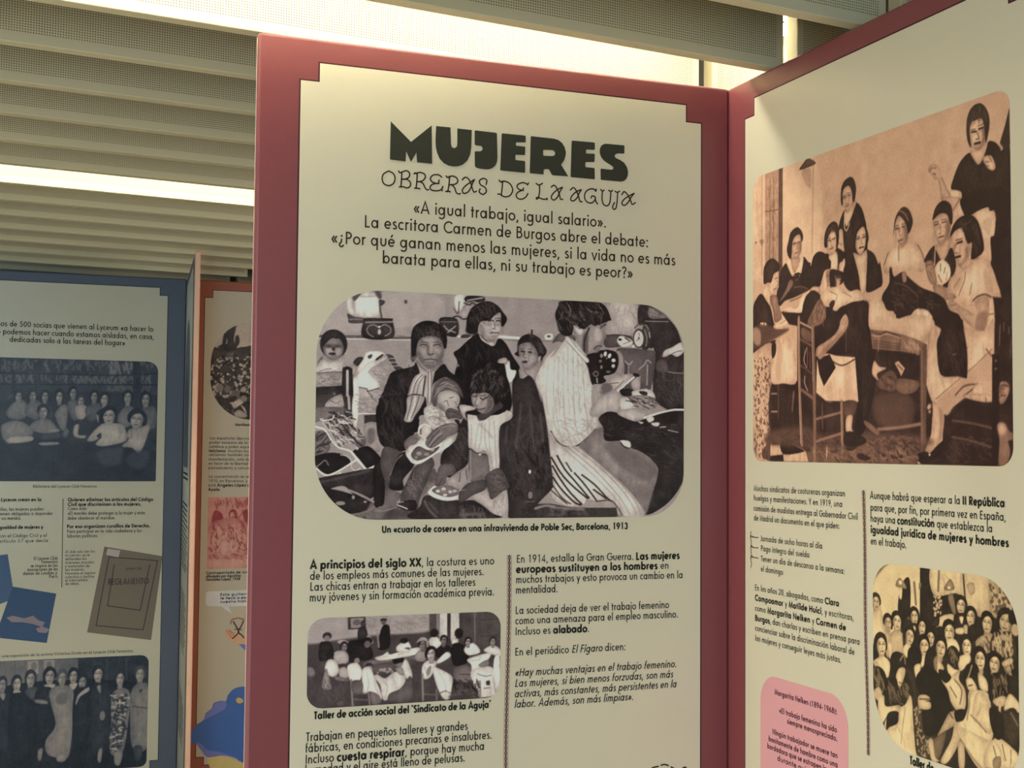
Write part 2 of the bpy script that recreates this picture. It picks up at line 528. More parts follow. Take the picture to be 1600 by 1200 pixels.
    def model(s, cx_, cy_, w, h, tilt, turn, k):
        # soft modelling of a printed face: sockets, nose, lip, jaw and lit cheeks
        c, q = math.cos(tilt), math.sin(tilt)
        for d, x, y, rx, ry in ((-22, -.19, -.08, .12, .07), (-22, .18, -.08, .12, .07), (-16, .07, .10, .06, .12), (-20, 0, .19, .09, .03), (-16, 0, .36, .11, .03),
                                (-20, .42, .1, .12, .35), (-12, -.44, .1, .1, .35), (-18, 0, .5, .25, .06), (12, -.2, .1, .12, .09), (9, .02, -.3, .2, .09), (12, -.01, .05, .04, .13), (8, 0, .43, .08, .03)):
            x = x * (1 if turn <= 0 else -1) + turn * .14
            s.shade(d * k, cx_ + (x * c - y * q) * w, cy_ + (x * q + y * c) * h, rx * w, ry * h)
    def face(s, cx_, cy_, w, h, tilt, turn, skin, hair):
        c, q = math.cos(tilt), math.sin(tilt)
        g = lambda x, y: (cx_ + (x * c - y * q) * w, cy_ + (x * q + y * c) * h)
        keep = s.blur; s.blur = 0; s.quiet = True
        la, lb, wa, wb = .05 + .25 * s.rng.rand(), .05 + .25 * s.rng.rand(), .52 + .12 * s.rng.rand(), .52 + .12 * s.rng.rand()
        s.poly(skin * .82, [g(*p) for p in ((-.2, .2), (.2, .2), (.24, .72), (-.24, .72))])
        s.poly(hair, [g(*p) for p in ((-wa, la), (-wa - .04, -.2), (-.42, -.55), (0, -.68), (.42, -.55), (wb + .04, -.2), (wb, lb), (.36, lb + .06), (.2, -.1), (-.2, -.1), (-.36, la + .06))])
        s.poly(skin, [g(x + turn * .06, y) for x, y in ((-.43, -.1), (-.37, -.42), (0, -.5), (.37, -.42), (.43, -.1), (.37, .25), (.15, .5), (-.15, .5), (-.37, .25))])
        s.blur = 0.08 * w
        s.poly(skin * .72, [g(x * (1 if turn <= 0 else -1), y) for x, y in ((.2, -.3), (.42, -.2), (.38, .2), (.14, .48), (.22, .1))], True, .8)
        s.blur = 0
        s.poly(hair, [g(*p) for p in ((-.5, .05), (-.5, -.35), (-.1, -.68), (.4, -.5), (.5, .0), (.36, -.25), (.1, -.4), (-.25, -.28))])
        dk = hair + (skin - hair) * .12
        s.model(cx_, cy_, w, h, tilt, turn, .8)
        for e in (-.19, .17):
            s.stroke(dk, .055 * h, [g(e - .09 + turn * .16, -.06), g(e + turn * .16, -.085), g(e + .09 + turn * .16, -.06)], .9)
            s.stroke(dk, .03 * h, [g(e - .12 + turn * .16, -.17), g(e + .1 + turn * .16, -.19)], .5)
        s.stroke(skin * .68, .05 * h, [g(turn * .18, -.05), g(turn * .24 + .02, .13), g(turn * .18 - .06, .15)], .8)
        s.stroke(dk, .06 * h, [g(-.12 + turn * .17, .3), g(.12 + turn * .17, .29)], .85)
        s.blur = keep; s.quiet = False
    def run(s, text):
        for line in text.strip().split('\n'):
            t = line.split(); k = t[0]
            if k == 'B': s.blur = float(t[1]); continue
            tone = float(t[1])
            xy = lambda a: [tuple(float(z) for z in q.split(',')) for q in a]
            if k in 'Pp': s.poly(tone, xy(t[2:]), k == 'P')
            elif k == 'S': s.stroke(tone, float(t[2]), xy(t[3:]))
            elif k == 'E': s.ellipse(tone, *[float(z) for z in t[2:]])
            elif k == 'A': s.model(*[float(z) for z in t[1:]])
            elif k == 'F': s.face(*[float(z) for z in t[1:]])
            elif k == 'H':
                w, n, ang, ln = float(t[2]), int(t[3]), math.radians(float(t[4])), float(t[5])
                for x, y in s.inside(xy(t[6:]), n):
                    a = ang + s.rng.randn() * .35; d = ln * (.5 + s.rng.rand())
                    dx, dy = math.cos(a) * d / 2, math.sin(a) * d / 2
                    b = s.rng.randn() * .25
                    s.stroke(tone, w * (.6 + .8 * s.rng.rand()), [(x - dx, y - dy), (x - dy * b, y + dx * b), (x + dx, y + dy)], .85)
            elif k == 'D':
                r, n = float(t[2]), int(t[3])
                for x, y in s.inside(xy(t[4:]), n):
                    s.ellipse(tone, x, y, r * (.5 + s.rng.rand()), r * (.5 + s.rng.rand()), s.rng.rand() * 3)
def ramp_colors(t, ramp, gain):
    """tone 0..255 -> linear ink colour through a list of (tone, r, g, b) stops in sRGB"""
    st = np.array(ramp, float)
    out = np.empty(t.shape + (4,), np.float32); out[..., 3] = 1
    for i in range(3):
        v = np.interp(t, st[:, 0], st[:, i + 1]) / 255
        l = np.where(v <= 0.04045, v / 12.92, ((v + 0.055) / 1.055) ** 2.4)
        out[..., i] = np.clip(l * gain[i], 0.0, 0.92)
    return out
def photo_print(name, u0, v0, u1, v1, radii, cell, base, unit, text, ramp, gain, mat, parent, y=0.0012, grain=5.0, quad=None):
    """radii: (top-left, top-right, bottom-right, bottom-left). A grid whose rows end on the rounded outline."""
    w, h = u1 - u0, v1 - v0
    cv = Canvas(w, h, cell, base, unit)
    cv.run(text)
    a = cv.a
    rng = np.random.RandomState(3)
    low = rng.randn(a.shape[0] // 12 + 2, a.shape[1] // 12 + 2)
    yy, xx = np.mgrid[0:a.shape[0], 0:a.shape[1]] / 12.0
    iy, ix = yy.astype(int), xx.astype(int); fy, fx = yy - iy, xx - ix
    lowf = (low[iy, ix] * (1 - fx) + low[iy, ix + 1] * fx) * (1 - fy) + (low[iy + 1, ix] * (1 - fx) + low[iy + 1, ix + 1] * fx) * fy
    a = np.clip(a + grain * rng.randn(*a.shape) + grain * .8 * lowf, 0, 255)
    nx, ny = int(w / cell) + 1, int(h / cell) + 1
    v = np.linspace(0, h, ny + 1)                    # down from the top
    def inset(v_, rt, rb):
        d = np.zeros_like(v_)
        if rt > 0:
            k = v_ < rt; d[k] = rt - np.sqrt(np.maximum(rt * rt - (rt - v_[k]) ** 2, 0))
        if rb > 0:
            k = v_ > h - rb; d[k] = rb - np.sqrt(np.maximum(rb * rb - (v_[k] - h + rb) ** 2, 0))
        return d
    # extra rows near the rounded ends
    xl, xr = inset(v, radii[0], radii[3]), w - inset(v, radii[1], radii[2])
    s = np.linspace(0, 1, nx + 1)
    X = xl[:, None] + (xr - xl)[:, None] * s[None, :]
    Y = np.repeat(v[:, None], nx + 1, axis=1)
    ti = np.clip(Y / cell, 0, a.shape[0] - 1.001); tj = np.clip(X / cell, 0, a.shape[1] - 1.001)
    i0, j0 = ti.astype(int), tj.astype(int); fi, fj = ti - i0, tj - j0
    T = (a[i0, j0] * (1 - fj) + a[i0, j0 + 1] * fj) * (1 - fi) + (a[i0 + 1, j0] * (1 - fj) + a[i0 + 1, j0 + 1] * fj) * fi
    colr = ramp_colors(T, ramp, gain)
    nv = (ny + 1) * (nx + 1)
    co = np.empty((nv, 3), np.float32)
    if quad is None:
        co[:, 0] = (u0 + X).ravel(); co[:, 1] = -y; co[:, 2] = (v1 - Y).ravel()
    else:                                             # a print stuck on askew: four corners, clockwise from the top left
        q = np.array(quad); p, r = (X / w)[..., None], (Y / h)[..., None]
        uv = (q[0] * (1 - p) + q[1] * p) * (1 - r) + (q[3] * (1 - p) + q[2] * p) * r
        co[:, 0] = uv[..., 0].ravel(); co[:, 1] = -y; co[:, 2] = uv[..., 1].ravel()
    me = bpy.data.meshes.new(name)
    idx = np.arange(nv).reshape(ny + 1, nx + 1)
    f = np.stack([idx[1:, :-1], idx[1:, 1:], idx[:-1, 1:], idx[:-1, :-1]], -1).reshape(-1, 4)
    me.vertices.add(nv); me.vertices.foreach_set('co', co.ravel())
    me.loops.add(f.size); me.loops.foreach_set('vertex_index', f.ravel().astype(np.int32))
    me.polygons.add(len(f)); me.polygons.foreach_set('loop_start', np.arange(0, f.size, 4, dtype=np.int32))
    me.update(calc_edges=True)
    at = me.color_attributes.new('ink', 'FLOAT_COLOR', 'POINT')
    at.data.foreach_set('color', colr.reshape(-1))
    return link(name, me, mat, parent)


# ------------------------------------------------------------------ colours that are shared by several things
TUBE_STRENGTH = 35.0
MAROON = srgb(132, 68, 74)
CREAM = (0.72, 0.655, 0.51, 1)
BLUE = srgb(98, 105, 122)
TERRA = srgb(178, 106, 84)
PEACH = srgb(238, 190, 166)
PERF_BASE, PERF_HOLE = srgb(216, 205, 172), srgb(84, 74, 48)
GAINS = ((1.55, 1.58, 1.80), (1.17, 1.25, 1.43), (3.0, 2.9, 2.9), (3.1, 3.2, 3.4))

# ------------------------------------------------------------------ room shell
M_CEIL = plain('ceiling_paint', srgb(120, 116, 104), 0.9, 0.1, 0.05, 3)
M_FLOOR = plain('floor_vinyl', srgb(176, 170, 154), 0.5, 0.3, 0.08, 4)
M_WALL = plain('wall_paint', srgb(170, 166, 152), 0.9, 0.1, 0.04, 3)
M_PERF = perforated('perforated_panel', PERF_BASE, PERF_HOLE, 0.0052)
M_TUBE = emitter('lamp_tube', (1.0, 0.97, 0.78), TUBE_STRENGTH)
M_HOUSING = plain('lamp_housing', srgb(225, 222, 212), 0.5, 0.3, 0.03, 40)
tag(box('floor', (-9, -4, -0.05), (9, 13, 0), M_FLOOR), kind='structure')
tag(box('ceiling', (-9, -4, CEIL + 0.42), (9, 13, CEIL + 0.5), M_CEIL), kind='structure')
tag(box('wall_back', (-9, 13, 0), (9, 13.1, CEIL + 0.42), M_WALL), kind='structure')
tag(box('wall_left', (-9.1, -4, 0), (-9, 13, CEIL + 0.42), M_WALL), kind='structure')
tag(box('wall_right', (9, -4, 0), (9.1, 13, CEIL + 0.42), M_WALL), kind='structure')

def baffle(k, a0, a1, label):
    """a long box of perforated sheet hung under the ceiling; its near side faces the viewer"""
    run = a1 - a0
    f = FACE0 - PITCH_B * k
    e = box('ceiling_baffle', (0, 0, 0), (run, THICK_B, 0.27), M_PERF, None, 0.0012, 1)
    e.location = ceil_point(f, a0, CEIL); e.rotation_euler = (0, 0, YAW_C)
    e['run'] = run
    return tag(e, label, 'ceiling baffle', 'perforated baffles under the ceiling')

ORD = ['first', 'second', 'third', 'fourth', 'fifth', 'sixth', 'seventh', 'eighth', 'ninth', 'tenth', 'eleventh', 'twelfth', 'thirteenth', 'fourteenth']

LEFT_LABEL = {0: 'perforated cream baffle lit glaring white just above the central maroon panel',
              1: 'shaded perforated baffle directly in front of the glaring one above the central panel',
              2: 'perforated baffle second in front of the glaring one, at the top edge of the photo',
              -6: 'perforated baffle lit as a white band left of the central panel'}
for k in range(2, -16, -1):
    if k in LEFT_LABEL: lb = LEFT_LABEL[k]
    elif k > -6: lb = 'shaded perforated baffle, %s one below the glaring band at the top' % ORD[-k - 1]
    else: lb = 'dim perforated baffle, %s one behind the white band at left' % ORD[-k - 7]
    baffle(k, -3.2 if k > -4 else -3.8, 1.764, lb)
RIGHT_LABEL = {0: 'short piece of glaring white baffle right of the dark gap, above the panel corner',
               1: 'shaded perforated baffle right of the bright slot, behind the right panel top edge',
               2: 'shaded perforated baffle in the top right, cut off by the right panel edge'}
for k in range(2, -1, -1):
    baffle(k, 1.801, 4.6, RIGHT_LABEL[k])

for k in range(-7, -14, -1):
    baffle(k, 1.801, 4.2, 'end piece of dim perforated baffle over the terracotta panel, %s one behind the white band' % ORD[-k - 7])

def ceiling_light(k, off, a0, a1, z, label):
    """a bare tube on a batten, up inside the gap in front of baffle k"""
    p = FACE0 - PITCH_B * k - off
    t = empty('ceiling_light', ceil_point(p, a0, z), YAW_C, label=label, category='ceiling light')
    L_ = a1 - a0
    box('housing', (0, -0.03, 0.03), (L_, 0.03, 0.075), M_HOUSING, t, 0.004, 2)
    bm = bmesh.new()
    bmesh.ops.create_cone(bm, cap_ends=True, segments=12, radius1=0.013, radius2=0.013, depth=L_ - 0.06)
    bmesh.ops.rotate(bm, verts=bm.verts, cent=(0, 0, 0), matrix=Matrix.Rotation(math.pi / 2, 3, 'Y'))
    bmesh.ops.translate(bm, verts=bm.verts, vec=(L_ / 2, 0, 0))
    me = bpy.data.meshes.new('tube'); bm.to_mesh(me); bm.free()
    link('tube', me, M_TUBE, t, True)
    for x in (0.0, L_ - 0.03):
        box('lamp_holder', (x, -0.018, -0.02), (x + 0.03, 0.018, 0.03), M_HOUSING, t, 0.003, 2)
    return t
ceiling_light(0, 0.165, -1.9, 1.755, 2.49, 'fluorescent tube hidden in the gap lighting the glaring baffle above the central panel')
ceiling_light(0, 0.165, 1.81, 3.6, 2.49, 'fluorescent tube glowing in the slot above the right panel')
ceiling_light(-6, 0.165, -3.4, 1.75, 2.49, 'fluorescent tube hidden in the gap lighting the white band at left')


# ------------------------------------------------------------------ exhibition panels
M_MAROON = plain('maroon_board', MAROON, 0.38, 0.5, 0.05, 60)
M_CREAM = plain('cream_print', CREAM, 0.32, 0.45, 0.02, 8)
M_LINE = plain('dark_outline', srgb(70, 34, 38), 0.6, 0.2, 0.05, 60)
M_BLUE = plain('slate_blue_board', BLUE, 0.45, 0.4, 0.05, 60)
M_BLUELINE = plain('navy_outline', srgb(40, 52, 70), 0.6, 0.2, 0.05, 60)
M_TERRA = plain('terracotta_board', TERRA, 0.45, 0.4, 0.05, 60)
M_PEACH = plain('peach_board', PEACH, 0.45, 0.4, 0.05, 60)
M_TERRALINE = plain('rust_outline', srgb(80, 40, 30), 0.6, 0.2, 0.05, 60)
M_INK = plain('black_ink', srgb(40, 40, 33), 0.6, 0.2, 0.05, 80)
M_TITLE = plain('charcoal_ink', srgb(58, 58, 50), 0.6, 0.2, 0.05, 80)
M_BROWN = plain('brown_ink', srgb(66, 46, 32), 0.6, 0.2, 0.05, 80)
M_PLUM = plain('plum_ink', srgb(92, 44, 62), 0.6, 0.2, 0.05, 80)
M_PHOTO = print_mat('photographic_print')
TOP = 2.321
M_EDGE = plain('lit_edge_pale', srgb(226, 214, 200), 0.5, 0.3, 0.04, 60)
def panel(name, loc, rz, width, ml, mr, board, line, label, group=None, thick=0.016, tuck=0.0):
    """full-height display board: coloured board, cream print with stepped corners and a dark line round it for the shade of the frame lip"""
    p = empty(name, (loc[0], loc[1], 0), rz, label=label, category='exhibition panel', group=group)
    box('board', (-tuck, 0, 0.0), (width, thick, TOP), board, p, 0.0065, 4)
    top, bot, n = TOP - 0.0465, 0.10, 0.036
    def stepped(d):
        l, r, t, b = ml - d, width - mr + d, top + d, bot - d
        return [(l, b + n), (l + n, b + n), (l + n, b), (r - n, b), (r - n, b + n), (r, b + n), (r, t - n), (r - n, t - n), (r - n, t), (l + n, t), (l + n, t - n), (l, t - n)]
    flat('lip_shade_line', [[stepped(0.0028)]], 0.0004, line, p)  # dark line painted in place of the shade at the frame lip
    box('lit_edge_strip', (-0.0006, thick - 0.0065, 0.006), (0.0006, thick - 0.0035, TOP - 0.008), M_EDGE, p)['label'] = 'pale strip for the lit board edge'  # pale colour paints in the light caught by the board's edge
    s = flat('print_sheet', [[stepped(0.0)]], 0.0008, M_CREAM, p)
    return p
def photo(name, parent, *a, **k):
    return photo_print(name, *a, mat=M_PHOTO, parent=parent, unit=UNIT, **k)
UNIT = 0.0005
GAIN_M, GAIN_R, GAIN_B, GAIN_O = GAINS
BW = [(0, 6, 5, 5), (42, 30, 24, 23), (62, 56, 48, 46), (120, 118, 104, 99), (165, 171, 155, 146), (205, 216, 205, 188), (255, 248, 242, 228)]
SEPIA = [(0, 28, 16, 13), (48, 54, 35, 29), (110, 132, 92, 73), (170, 210, 160, 126), (190, 228, 184, 146), (210, 238, 202, 166), (255, 245, 220, 180)]
SEPIA_B = [(0, 24, 18, 12), (48, 46, 36, 26), (110, 128, 102, 72), (170, 204, 168, 124), (190, 226, 194, 140), (255, 245, 225, 180)]
NIGHT = [(0, 14, 18, 26), (40, 34, 40, 52), (60, 54, 60, 72), (140, 140, 132, 132), (255, 235, 232, 225)]
MONO = [(0, 18, 15, 15), (50, 52, 46, 44), (100, 104, 94, 88), (165, 165, 152, 138), (255, 235, 225, 205)]
ROSE = [(0, 90, 20, 24), (85, 142, 62, 66), (150, 184, 128, 120), (190, 200, 158, 146), (255, 225, 200, 190)]


main = panel('exhibition_panel', (-0.47656, 2.40498), 0.36679, 1.0, 0.0805, 0.068, M_MAROON, M_LINE,
             'central maroon bordered panel headed MUJERES OBRERAS DE LA AGUJA', 'maroon display boards')
TITLE = [
  [[(0.2556,2.1773),(0.2967,2.1410),(0.3381,2.1773),(0.3399,2.1020),(0.3093,2.1022),(0.3078,2.1210),(0.2972,2.1019),(0.2872,2.1214),(0.2863,2.1019),(0.2550,2.1030)]],
  [[(0.3471,2.1768),(0.3765,2.1771),(0.3778,2.1447),(0.3791,2.1396),(0.3818,2.1372),(0.3845,2.1369),(0.3876,2.1379),(0.3899,2.1406),(0.3908,2.1459),(0.3905,2.1763),(0.4206,2.1761),(0.4199,2.1415),(0.4178,2.1274),(0.4121,2.1147),(0.4022,2.1054),(0.3931,2.1017),(0.3841,2.1004),(0.3741,2.1013),(0.3641,2.1049),(0.3550,2.1131),(0.3495,2.1247),(0.3470,2.1349),(0.3460,2.1486)]],
  [[(0.4279,2.1761),(0.4719,2.1755),(0.4734,2.1739),(0.4750,2.1255),(0.4738,2.1165),(0.4702,2.1092),(0.4637,2.1037),(0.4564,2.1010),(0.4490,2.1004),(0.4379,2.1008),(0.4305,2.1023),(0.4278,2.1047),(0.4269,2.1326),(0.4284,2.1346),(0.4385,2.1354),(0.4421,2.1374),(0.4436,2.1411),(0.4422,2.1445),(0.4393,2.1461),(0.4292,2.1462),(0.4268,2.1483),(0.4265,2.1745)]],
  [[(0.4847,2.1757),(0.5332,2.1757),(0.5347,2.1746),(0.5348,2.1631),(0.5337,2.1617),(0.5154,2.1604),(0.5137,2.1588),(0.5137,2.1549),(0.5151,2.1536),(0.5324,2.1535),(0.5339,2.1522),(0.5335,2.1376),(0.5320,2.1360),(0.5143,2.1352),(0.5130,2.1336),(0.5131,2.1257),(0.5144,2.1246),(0.5327,2.1244),(0.5340,2.1231),(0.5340,2.1022),(0.5327,2.1006),(0.4822,2.1010),(0.4809,2.1022),(0.4834,2.1744)]],
  [[(0.5468,2.1758),(0.5961,2.1754),(0.6058,2.1734),(0.6139,2.1681),(0.6194,2.1602),(0.6222,2.1505),(0.6218,2.1433),(0.6186,2.1332),(0.6119,2.1236),(0.6281,2.1013),(0.5938,2.1006),(0.5909,2.1030),(0.5870,2.1098),(0.5841,2.1123),(0.5765,2.1116),(0.5742,2.1096),(0.5737,2.1007),(0.5452,2.1006),(0.5438,2.1019),(0.5455,2.1742)], [(0.5727,2.1497),(0.5743,2.1505),(0.5905,2.1516),(0.5953,2.1510),(0.5984,2.1475),(0.5985,2.1439),(0.5964,2.1410),(0.5925,2.1396),(0.5743,2.1387),(0.5728,2.1398)]],
  [[(0.6363,2.1752),(0.6849,2.1758),(0.6865,2.1744),(0.6864,2.1621),(0.6850,2.1605),(0.6681,2.1597),(0.6667,2.1582),(0.6664,2.1527),(0.6677,2.1516),(0.6850,2.1526),(0.6864,2.1512),(0.6859,2.1371),(0.6845,2.1355),(0.6673,2.1340),(0.6655,2.1324),(0.6654,2.1246),(0.6667,2.1235),(0.6846,2.1232),(0.6862,2.1219),(0.6869,2.1011),(0.6854,2.1001),(0.6343,2.1002),(0.6328,2.1015),(0.6348,2.1736)]],
  [[(0.7517,2.1761),(0.7533,2.1748),(0.7532,2.1601),(0.7516,2.1587),(0.7384,2.1579),(0.7330,2.1556),(0.7310,2.1521),(0.7330,2.1483),(0.7434,2.1450),(0.7525,2.1403),(0.7591,2.1317),(0.7618,2.1228),(0.7610,2.1136),(0.7576,2.1066),(0.7520,2.1019),(0.7447,2.1000),(0.7015,2.1001),(0.6999,2.1013),(0.6994,2.1219),(0.7010,2.1233),(0.7236,2.1229),(0.7276,2.1245),(0.7285,2.1277),(0.7255,2.1307),(0.7076,2.1397),(0.7007,2.1467),(0.6972,2.1555),(0.6976,2.1637),(0.7005,2.1703),(0.7054,2.1740),(0.7104,2.1757)]],
]
flat('title', TITLE, 0.0016, M_TITLE, main)
SUBTITLE = [
  [(0.2527,2.0802),(0.2432,2.0743),(0.2402,2.0652),(0.2434,2.0557),(0.2531,2.0522),(0.2626,2.0572),(0.2656,2.0674),(0.2624,2.0760),(0.2536,2.0803)],
  [(0.2790,2.0804),(0.2786,2.0671),(0.2776,2.0516)],
  [(0.2728,2.0823),(0.2749,2.0791),(0.2816,2.0817),(0.2886,2.0841),(0.2943,2.0803),(0.2937,2.0726),(0.2871,2.0678),(0.2792,2.0668)],
  [(0.2792,2.0668),(0.2897,2.0671),(0.2965,2.0617),(0.2957,2.0539),(0.2890,2.0505),(0.2829,2.0524),(0.2746,2.0514)],
  [(0.3037,2.0791),(0.3060,2.0813),(0.3099,2.0793)],
  [(0.3099,2.0803),(0.3094,2.0662),(0.3079,2.0515)],
  [(0.3072,2.0801),(0.3152,2.0830),(0.3241,2.0808),(0.3263,2.0744),(0.3207,2.0671),(0.3101,2.0642)],
  [(0.3145,2.0652),(0.3217,2.0620),(0.3262,2.0538),(0.3298,2.0503),(0.3337,2.0509)],
  [(0.3049,2.0514),(0.3102,2.0518),(0.3156,2.0510)],
  [(0.3599,2.0776),(0.3527,2.0815),(0.3420,2.0799),(0.3367,2.0732),(0.3389,2.0677),(0.3457,2.0648),(0.3538,2.0643)],
  [(0.3543,2.0712),(0.3536,2.0646)],
  [(0.3502,2.0647),(0.3404,2.0615),(0.3362,2.0554),(0.3396,2.0505),(0.3495,2.0498),(0.3584,2.0526),(0.3623,2.0593)],
  [(0.3608,2.0505),(0.3602,2.0544)],
  [(0.3686,2.0805),(0.3717,2.0777),(0.3761,2.0806)],
  [(0.3758,2.0794),(0.3745,2.0628),(0.3722,2.0497)],
  [(0.3726,2.0779),(0.3816,2.0814),(0.3903,2.0785),(0.3925,2.0712),(0.3863,2.0655),(0.3749,2.0636)],
  [(0.3803,2.0640),(0.3863,2.0586),(0.3895,2.0502),(0.3937,2.0474),(0.3986,2.0484)],
  [(0.3684,2.0499),(0.3729,2.0514),(0.3774,2.0499)],
  [(0.4021,2.0758),(0.4070,2.0808),(0.4134,2.0796),(0.4190,2.0716),(0.4237,2.0581),(0.4267,2.0534),(0.4316,2.0556)],
  [(0.4271,2.0784),(0.4180,2.0716),(0.4072,2.0629),(0.4022,2.0546),(0.4055,2.0492),(0.4137,2.0524),(0.4196,2.0612),(0.4235,2.0711),(0.4268,2.0779)],
  [(0.4515,2.0704),(0.4529,2.0788),(0.4458,2.0822),(0.4378,2.0767),(0.4401,2.0690),(0.4493,2.0645),(0.4522,2.0568),(0.4458,2.0504),(0.4377,2.0540),(0.4392,2.0607)],
  [(0.4863,2.0780),(0.4853,2.0647),(0.4836,2.0514)],
  [(0.4788,2.0814),(0.4816,2.0785),(0.4881,2.0801)],
  [(0.4834,2.0778),(0.4908,2.0802),(0.5017,2.0761),(0.5078,2.0646),(0.5027,2.0530),(0.4921,2.0490),(0.4836,2.0518)],
  [(0.4766,2.0534),(0.4818,2.0534),(0.4855,2.0511)],
  [(0.5401,2.0775),(0.5302,2.0806),(0.5199,2.0767),(0.5171,2.0712),(0.5219,2.0663),(0.5304,2.0647)],
  [(0.5307,2.0696),(0.5300,2.0646)],
  [(0.5275,2.0650),(0.5185,2.0598),(0.5154,2.0525),(0.5202,2.0476),(0.5286,2.0474),(0.5361,2.0524),(0.5404,2.0594)],
  [(0.5415,2.0811),(0.5393,2.0765)],
  [(0.5582,2.0811),(0.5643,2.0784),(0.5716,2.0825)],
  [(0.5653,2.0785),(0.5654,2.0653),(0.5630,2.0518)],
  [(0.5627,2.0518),(0.5593,2.0497),(0.5589,2.0524),(0.5636,2.0534),(0.5722,2.0507),(0.5821,2.0513)],
  [(0.5817,2.0532),(0.5821,2.0506)],
  [(0.5907,2.0766),(0.5968,2.0806),(0.6026,2.0754),(0.6085,2.0633),(0.6109,2.0542),(0.6159,2.0535)],
  [(0.6151,2.0782),(0.6036,2.0719),(0.5935,2.0622),(0.5913,2.0540),(0.5971,2.0508),(0.6047,2.0577),(0.6100,2.0692),(0.6150,2.0778)],
  [(0.6326,2.0738),(0.6393,2.0792),(0.6456,2.0734),(0.6511,2.0613),(0.6541,2.0529),(0.6586,2.0521)],
  [(0.6569,2.0765),(0.6456,2.0713),(0.6360,2.0619),(0.6337,2.0540),(0.6395,2.0523),(0.6476,2.0592),(0.6523,2.0695),(0.6567,2.0761)],
  [(0.6892,2.0772),(0.6804,2.0803),(0.6686,2.0749),(0.6640,2.0641),(0.6678,2.0539),(0.6786,2.0508),(0.6874,2.0578),(0.6873,2.0644),(0.6808,2.0654),(0.6785,2.0612)],
  [(0.6873,2.0644),(0.6894,2.0552),(0.6931,2.0501)],
  [(0.6902,2.0802),(0.6886,2.0754)],
  [(0.7001,2.0805),(0.7036,2.0771),(0.7076,2.0798)],
  [(0.7040,2.0772),(0.7031,2.0617),(0.7061,2.0511),(0.7131,2.0476),(0.7200,2.0530),(0.7223,2.0668),(0.7228,2.0786)],
  [(0.7179,2.0801),(0.7228,2.0781),(0.7268,2.0806)],
  [(0.7322,2.0792),(0.7374,2.0774),(0.7426,2.0802)],
  [(0.7382,2.0775),(0.7371,2.0588),(0.7351,2.0460),(0.7304,2.0416),(0.7270,2.0463),(0.7311,2.0557)],
  [(0.7478,2.0733),(0.7528,2.0801),(0.7598,2.0757),(0.7669,2.0648),(0.7715,2.0551),(0.7786,2.0593)],
  [(0.7759,2.0783),(0.7642,2.0722),(0.7522,2.0633),(0.7479,2.0551),(0.7539,2.0517),(0.7623,2.0589),(0.7693,2.0704),(0.7757,2.0779)],
]
drawn('subtitle_word', SUBTITLE[:21], 0.0029, 0.0016, M_BROWN, main)
for w_ in (SUBTITLE[21:29], SUBTITLE[29:35], SUBTITLE[35:]): drawn('subtitle_word', w_, 0.0029, 0.0016, M_BROWN, main)
lettering('lead_paragraph', [
    ('«A igual trabajo, igual salario».', 0.3048, 0.7122, 2.0028),
    ('La escritora Carmen de Burgos abre el debate:', 0.2080, 0.8081, 1.9684),
    ('«¿Por qué ganan menos las mujeres, si la vida no es más', 0.1443, 0.8711, 1.9343),
    ('barata para ellas, ni su trabajo es peor?»', 0.2439, 0.7729, 1.9018)], 0.0158, M_BROWN, main)
lettering('photo_caption', [
    ('*Un «cuarto de coser» en una infravivienda de Poble Sec, Barcelona, 1913*', 0.2499, 0.7647, 1.3899)], 0.0086, M_INK, main)
lettering('paragraph', [
    ('*A principios del siglo XX*, la costura es uno', 0.1139, 0.4754, 1.3250),
    ('de los empleos más comunes de las mujeres.', 0.1140, 0.4540, 1.3049),
    ('Las chicas entran a trabajar en los talleres', 0.1143, 0.4370, 1.2848),
    ('muy jóvenes y sin formación académica previa.', 0.1136, 0.4760, 1.2652)], 0.0106, M_INK, main)
lettering('paragraph', [
    ('En 1914, estalla la Gran Guerra. *Las mujeres*', 0.5237, 0.8829, 1.3273),
    ('*europeas sustituyen a los hombres* en', 0.5231, 0.8578, 1.3074),
    ('muchos trabajos y esto provoca un cambio en la', 0.5227, 0.8903, 1.2873),
    ('mentalidad.', 0.5224, 0.6103, 1.2671)], 0.0102, M_INK, main)
lettering('paragraph', [
    ('La sociedad deja de ver el trabajo femenino', 0.5223, 0.8586, 1.2272),
    ('como una amenaza para el empleo masculino.', 0.5220, 0.8792, 1.2072),
    ('Incluso es *alabado*.', 0.5222, 0.6794, 1.1862)], 0.0102, M_INK, main)
lettering('paragraph', [
    ('En el periódico _El Fígaro_ dicen:', 0.5221, 0.7601, 1.1464)], 0.0102, M_INK, main)
lettering('quote_text', [
    ('_«Hay muchas ventajas en el trabajo femenino._', 0.5219, 0.8756, 1.1064),
    ('_Las mujeres, si bien menos forzudas, son más_', 0.5219, 0.8679, 1.0858),
    ('_activas, más constantes, más persistentes en la_', 0.5215, 0.8757, 1.0655),
    ('_labor. Además, son más limpias»._', 0.5212, 0.7776, 1.0456)], 0.0102, M_INK, main)
lettering('photo_caption', [
    ("*Taller de acción social del `Sindicato de la Aguja'*", 0.1252, 0.4711, 1.0494)], 0.0092, M_INK, main)
lettering('paragraph', [
    ('Trabajan en pequeños talleres y grandes', 0.1112, 0.4242, 1.0099),
    ('fábricas, en condiciones precarias e insalubres.', 0.1105, 0.4737, 0.9897),
    ('Incluso *cuesta respirar*, porque hay mucha', 0.1105, 0.4587, 0.9694),
    ('humedad y el aire está lleno de pelusas.', 0.1104, 0.4192, 0.9503)], 0.0110, M_INK, main)

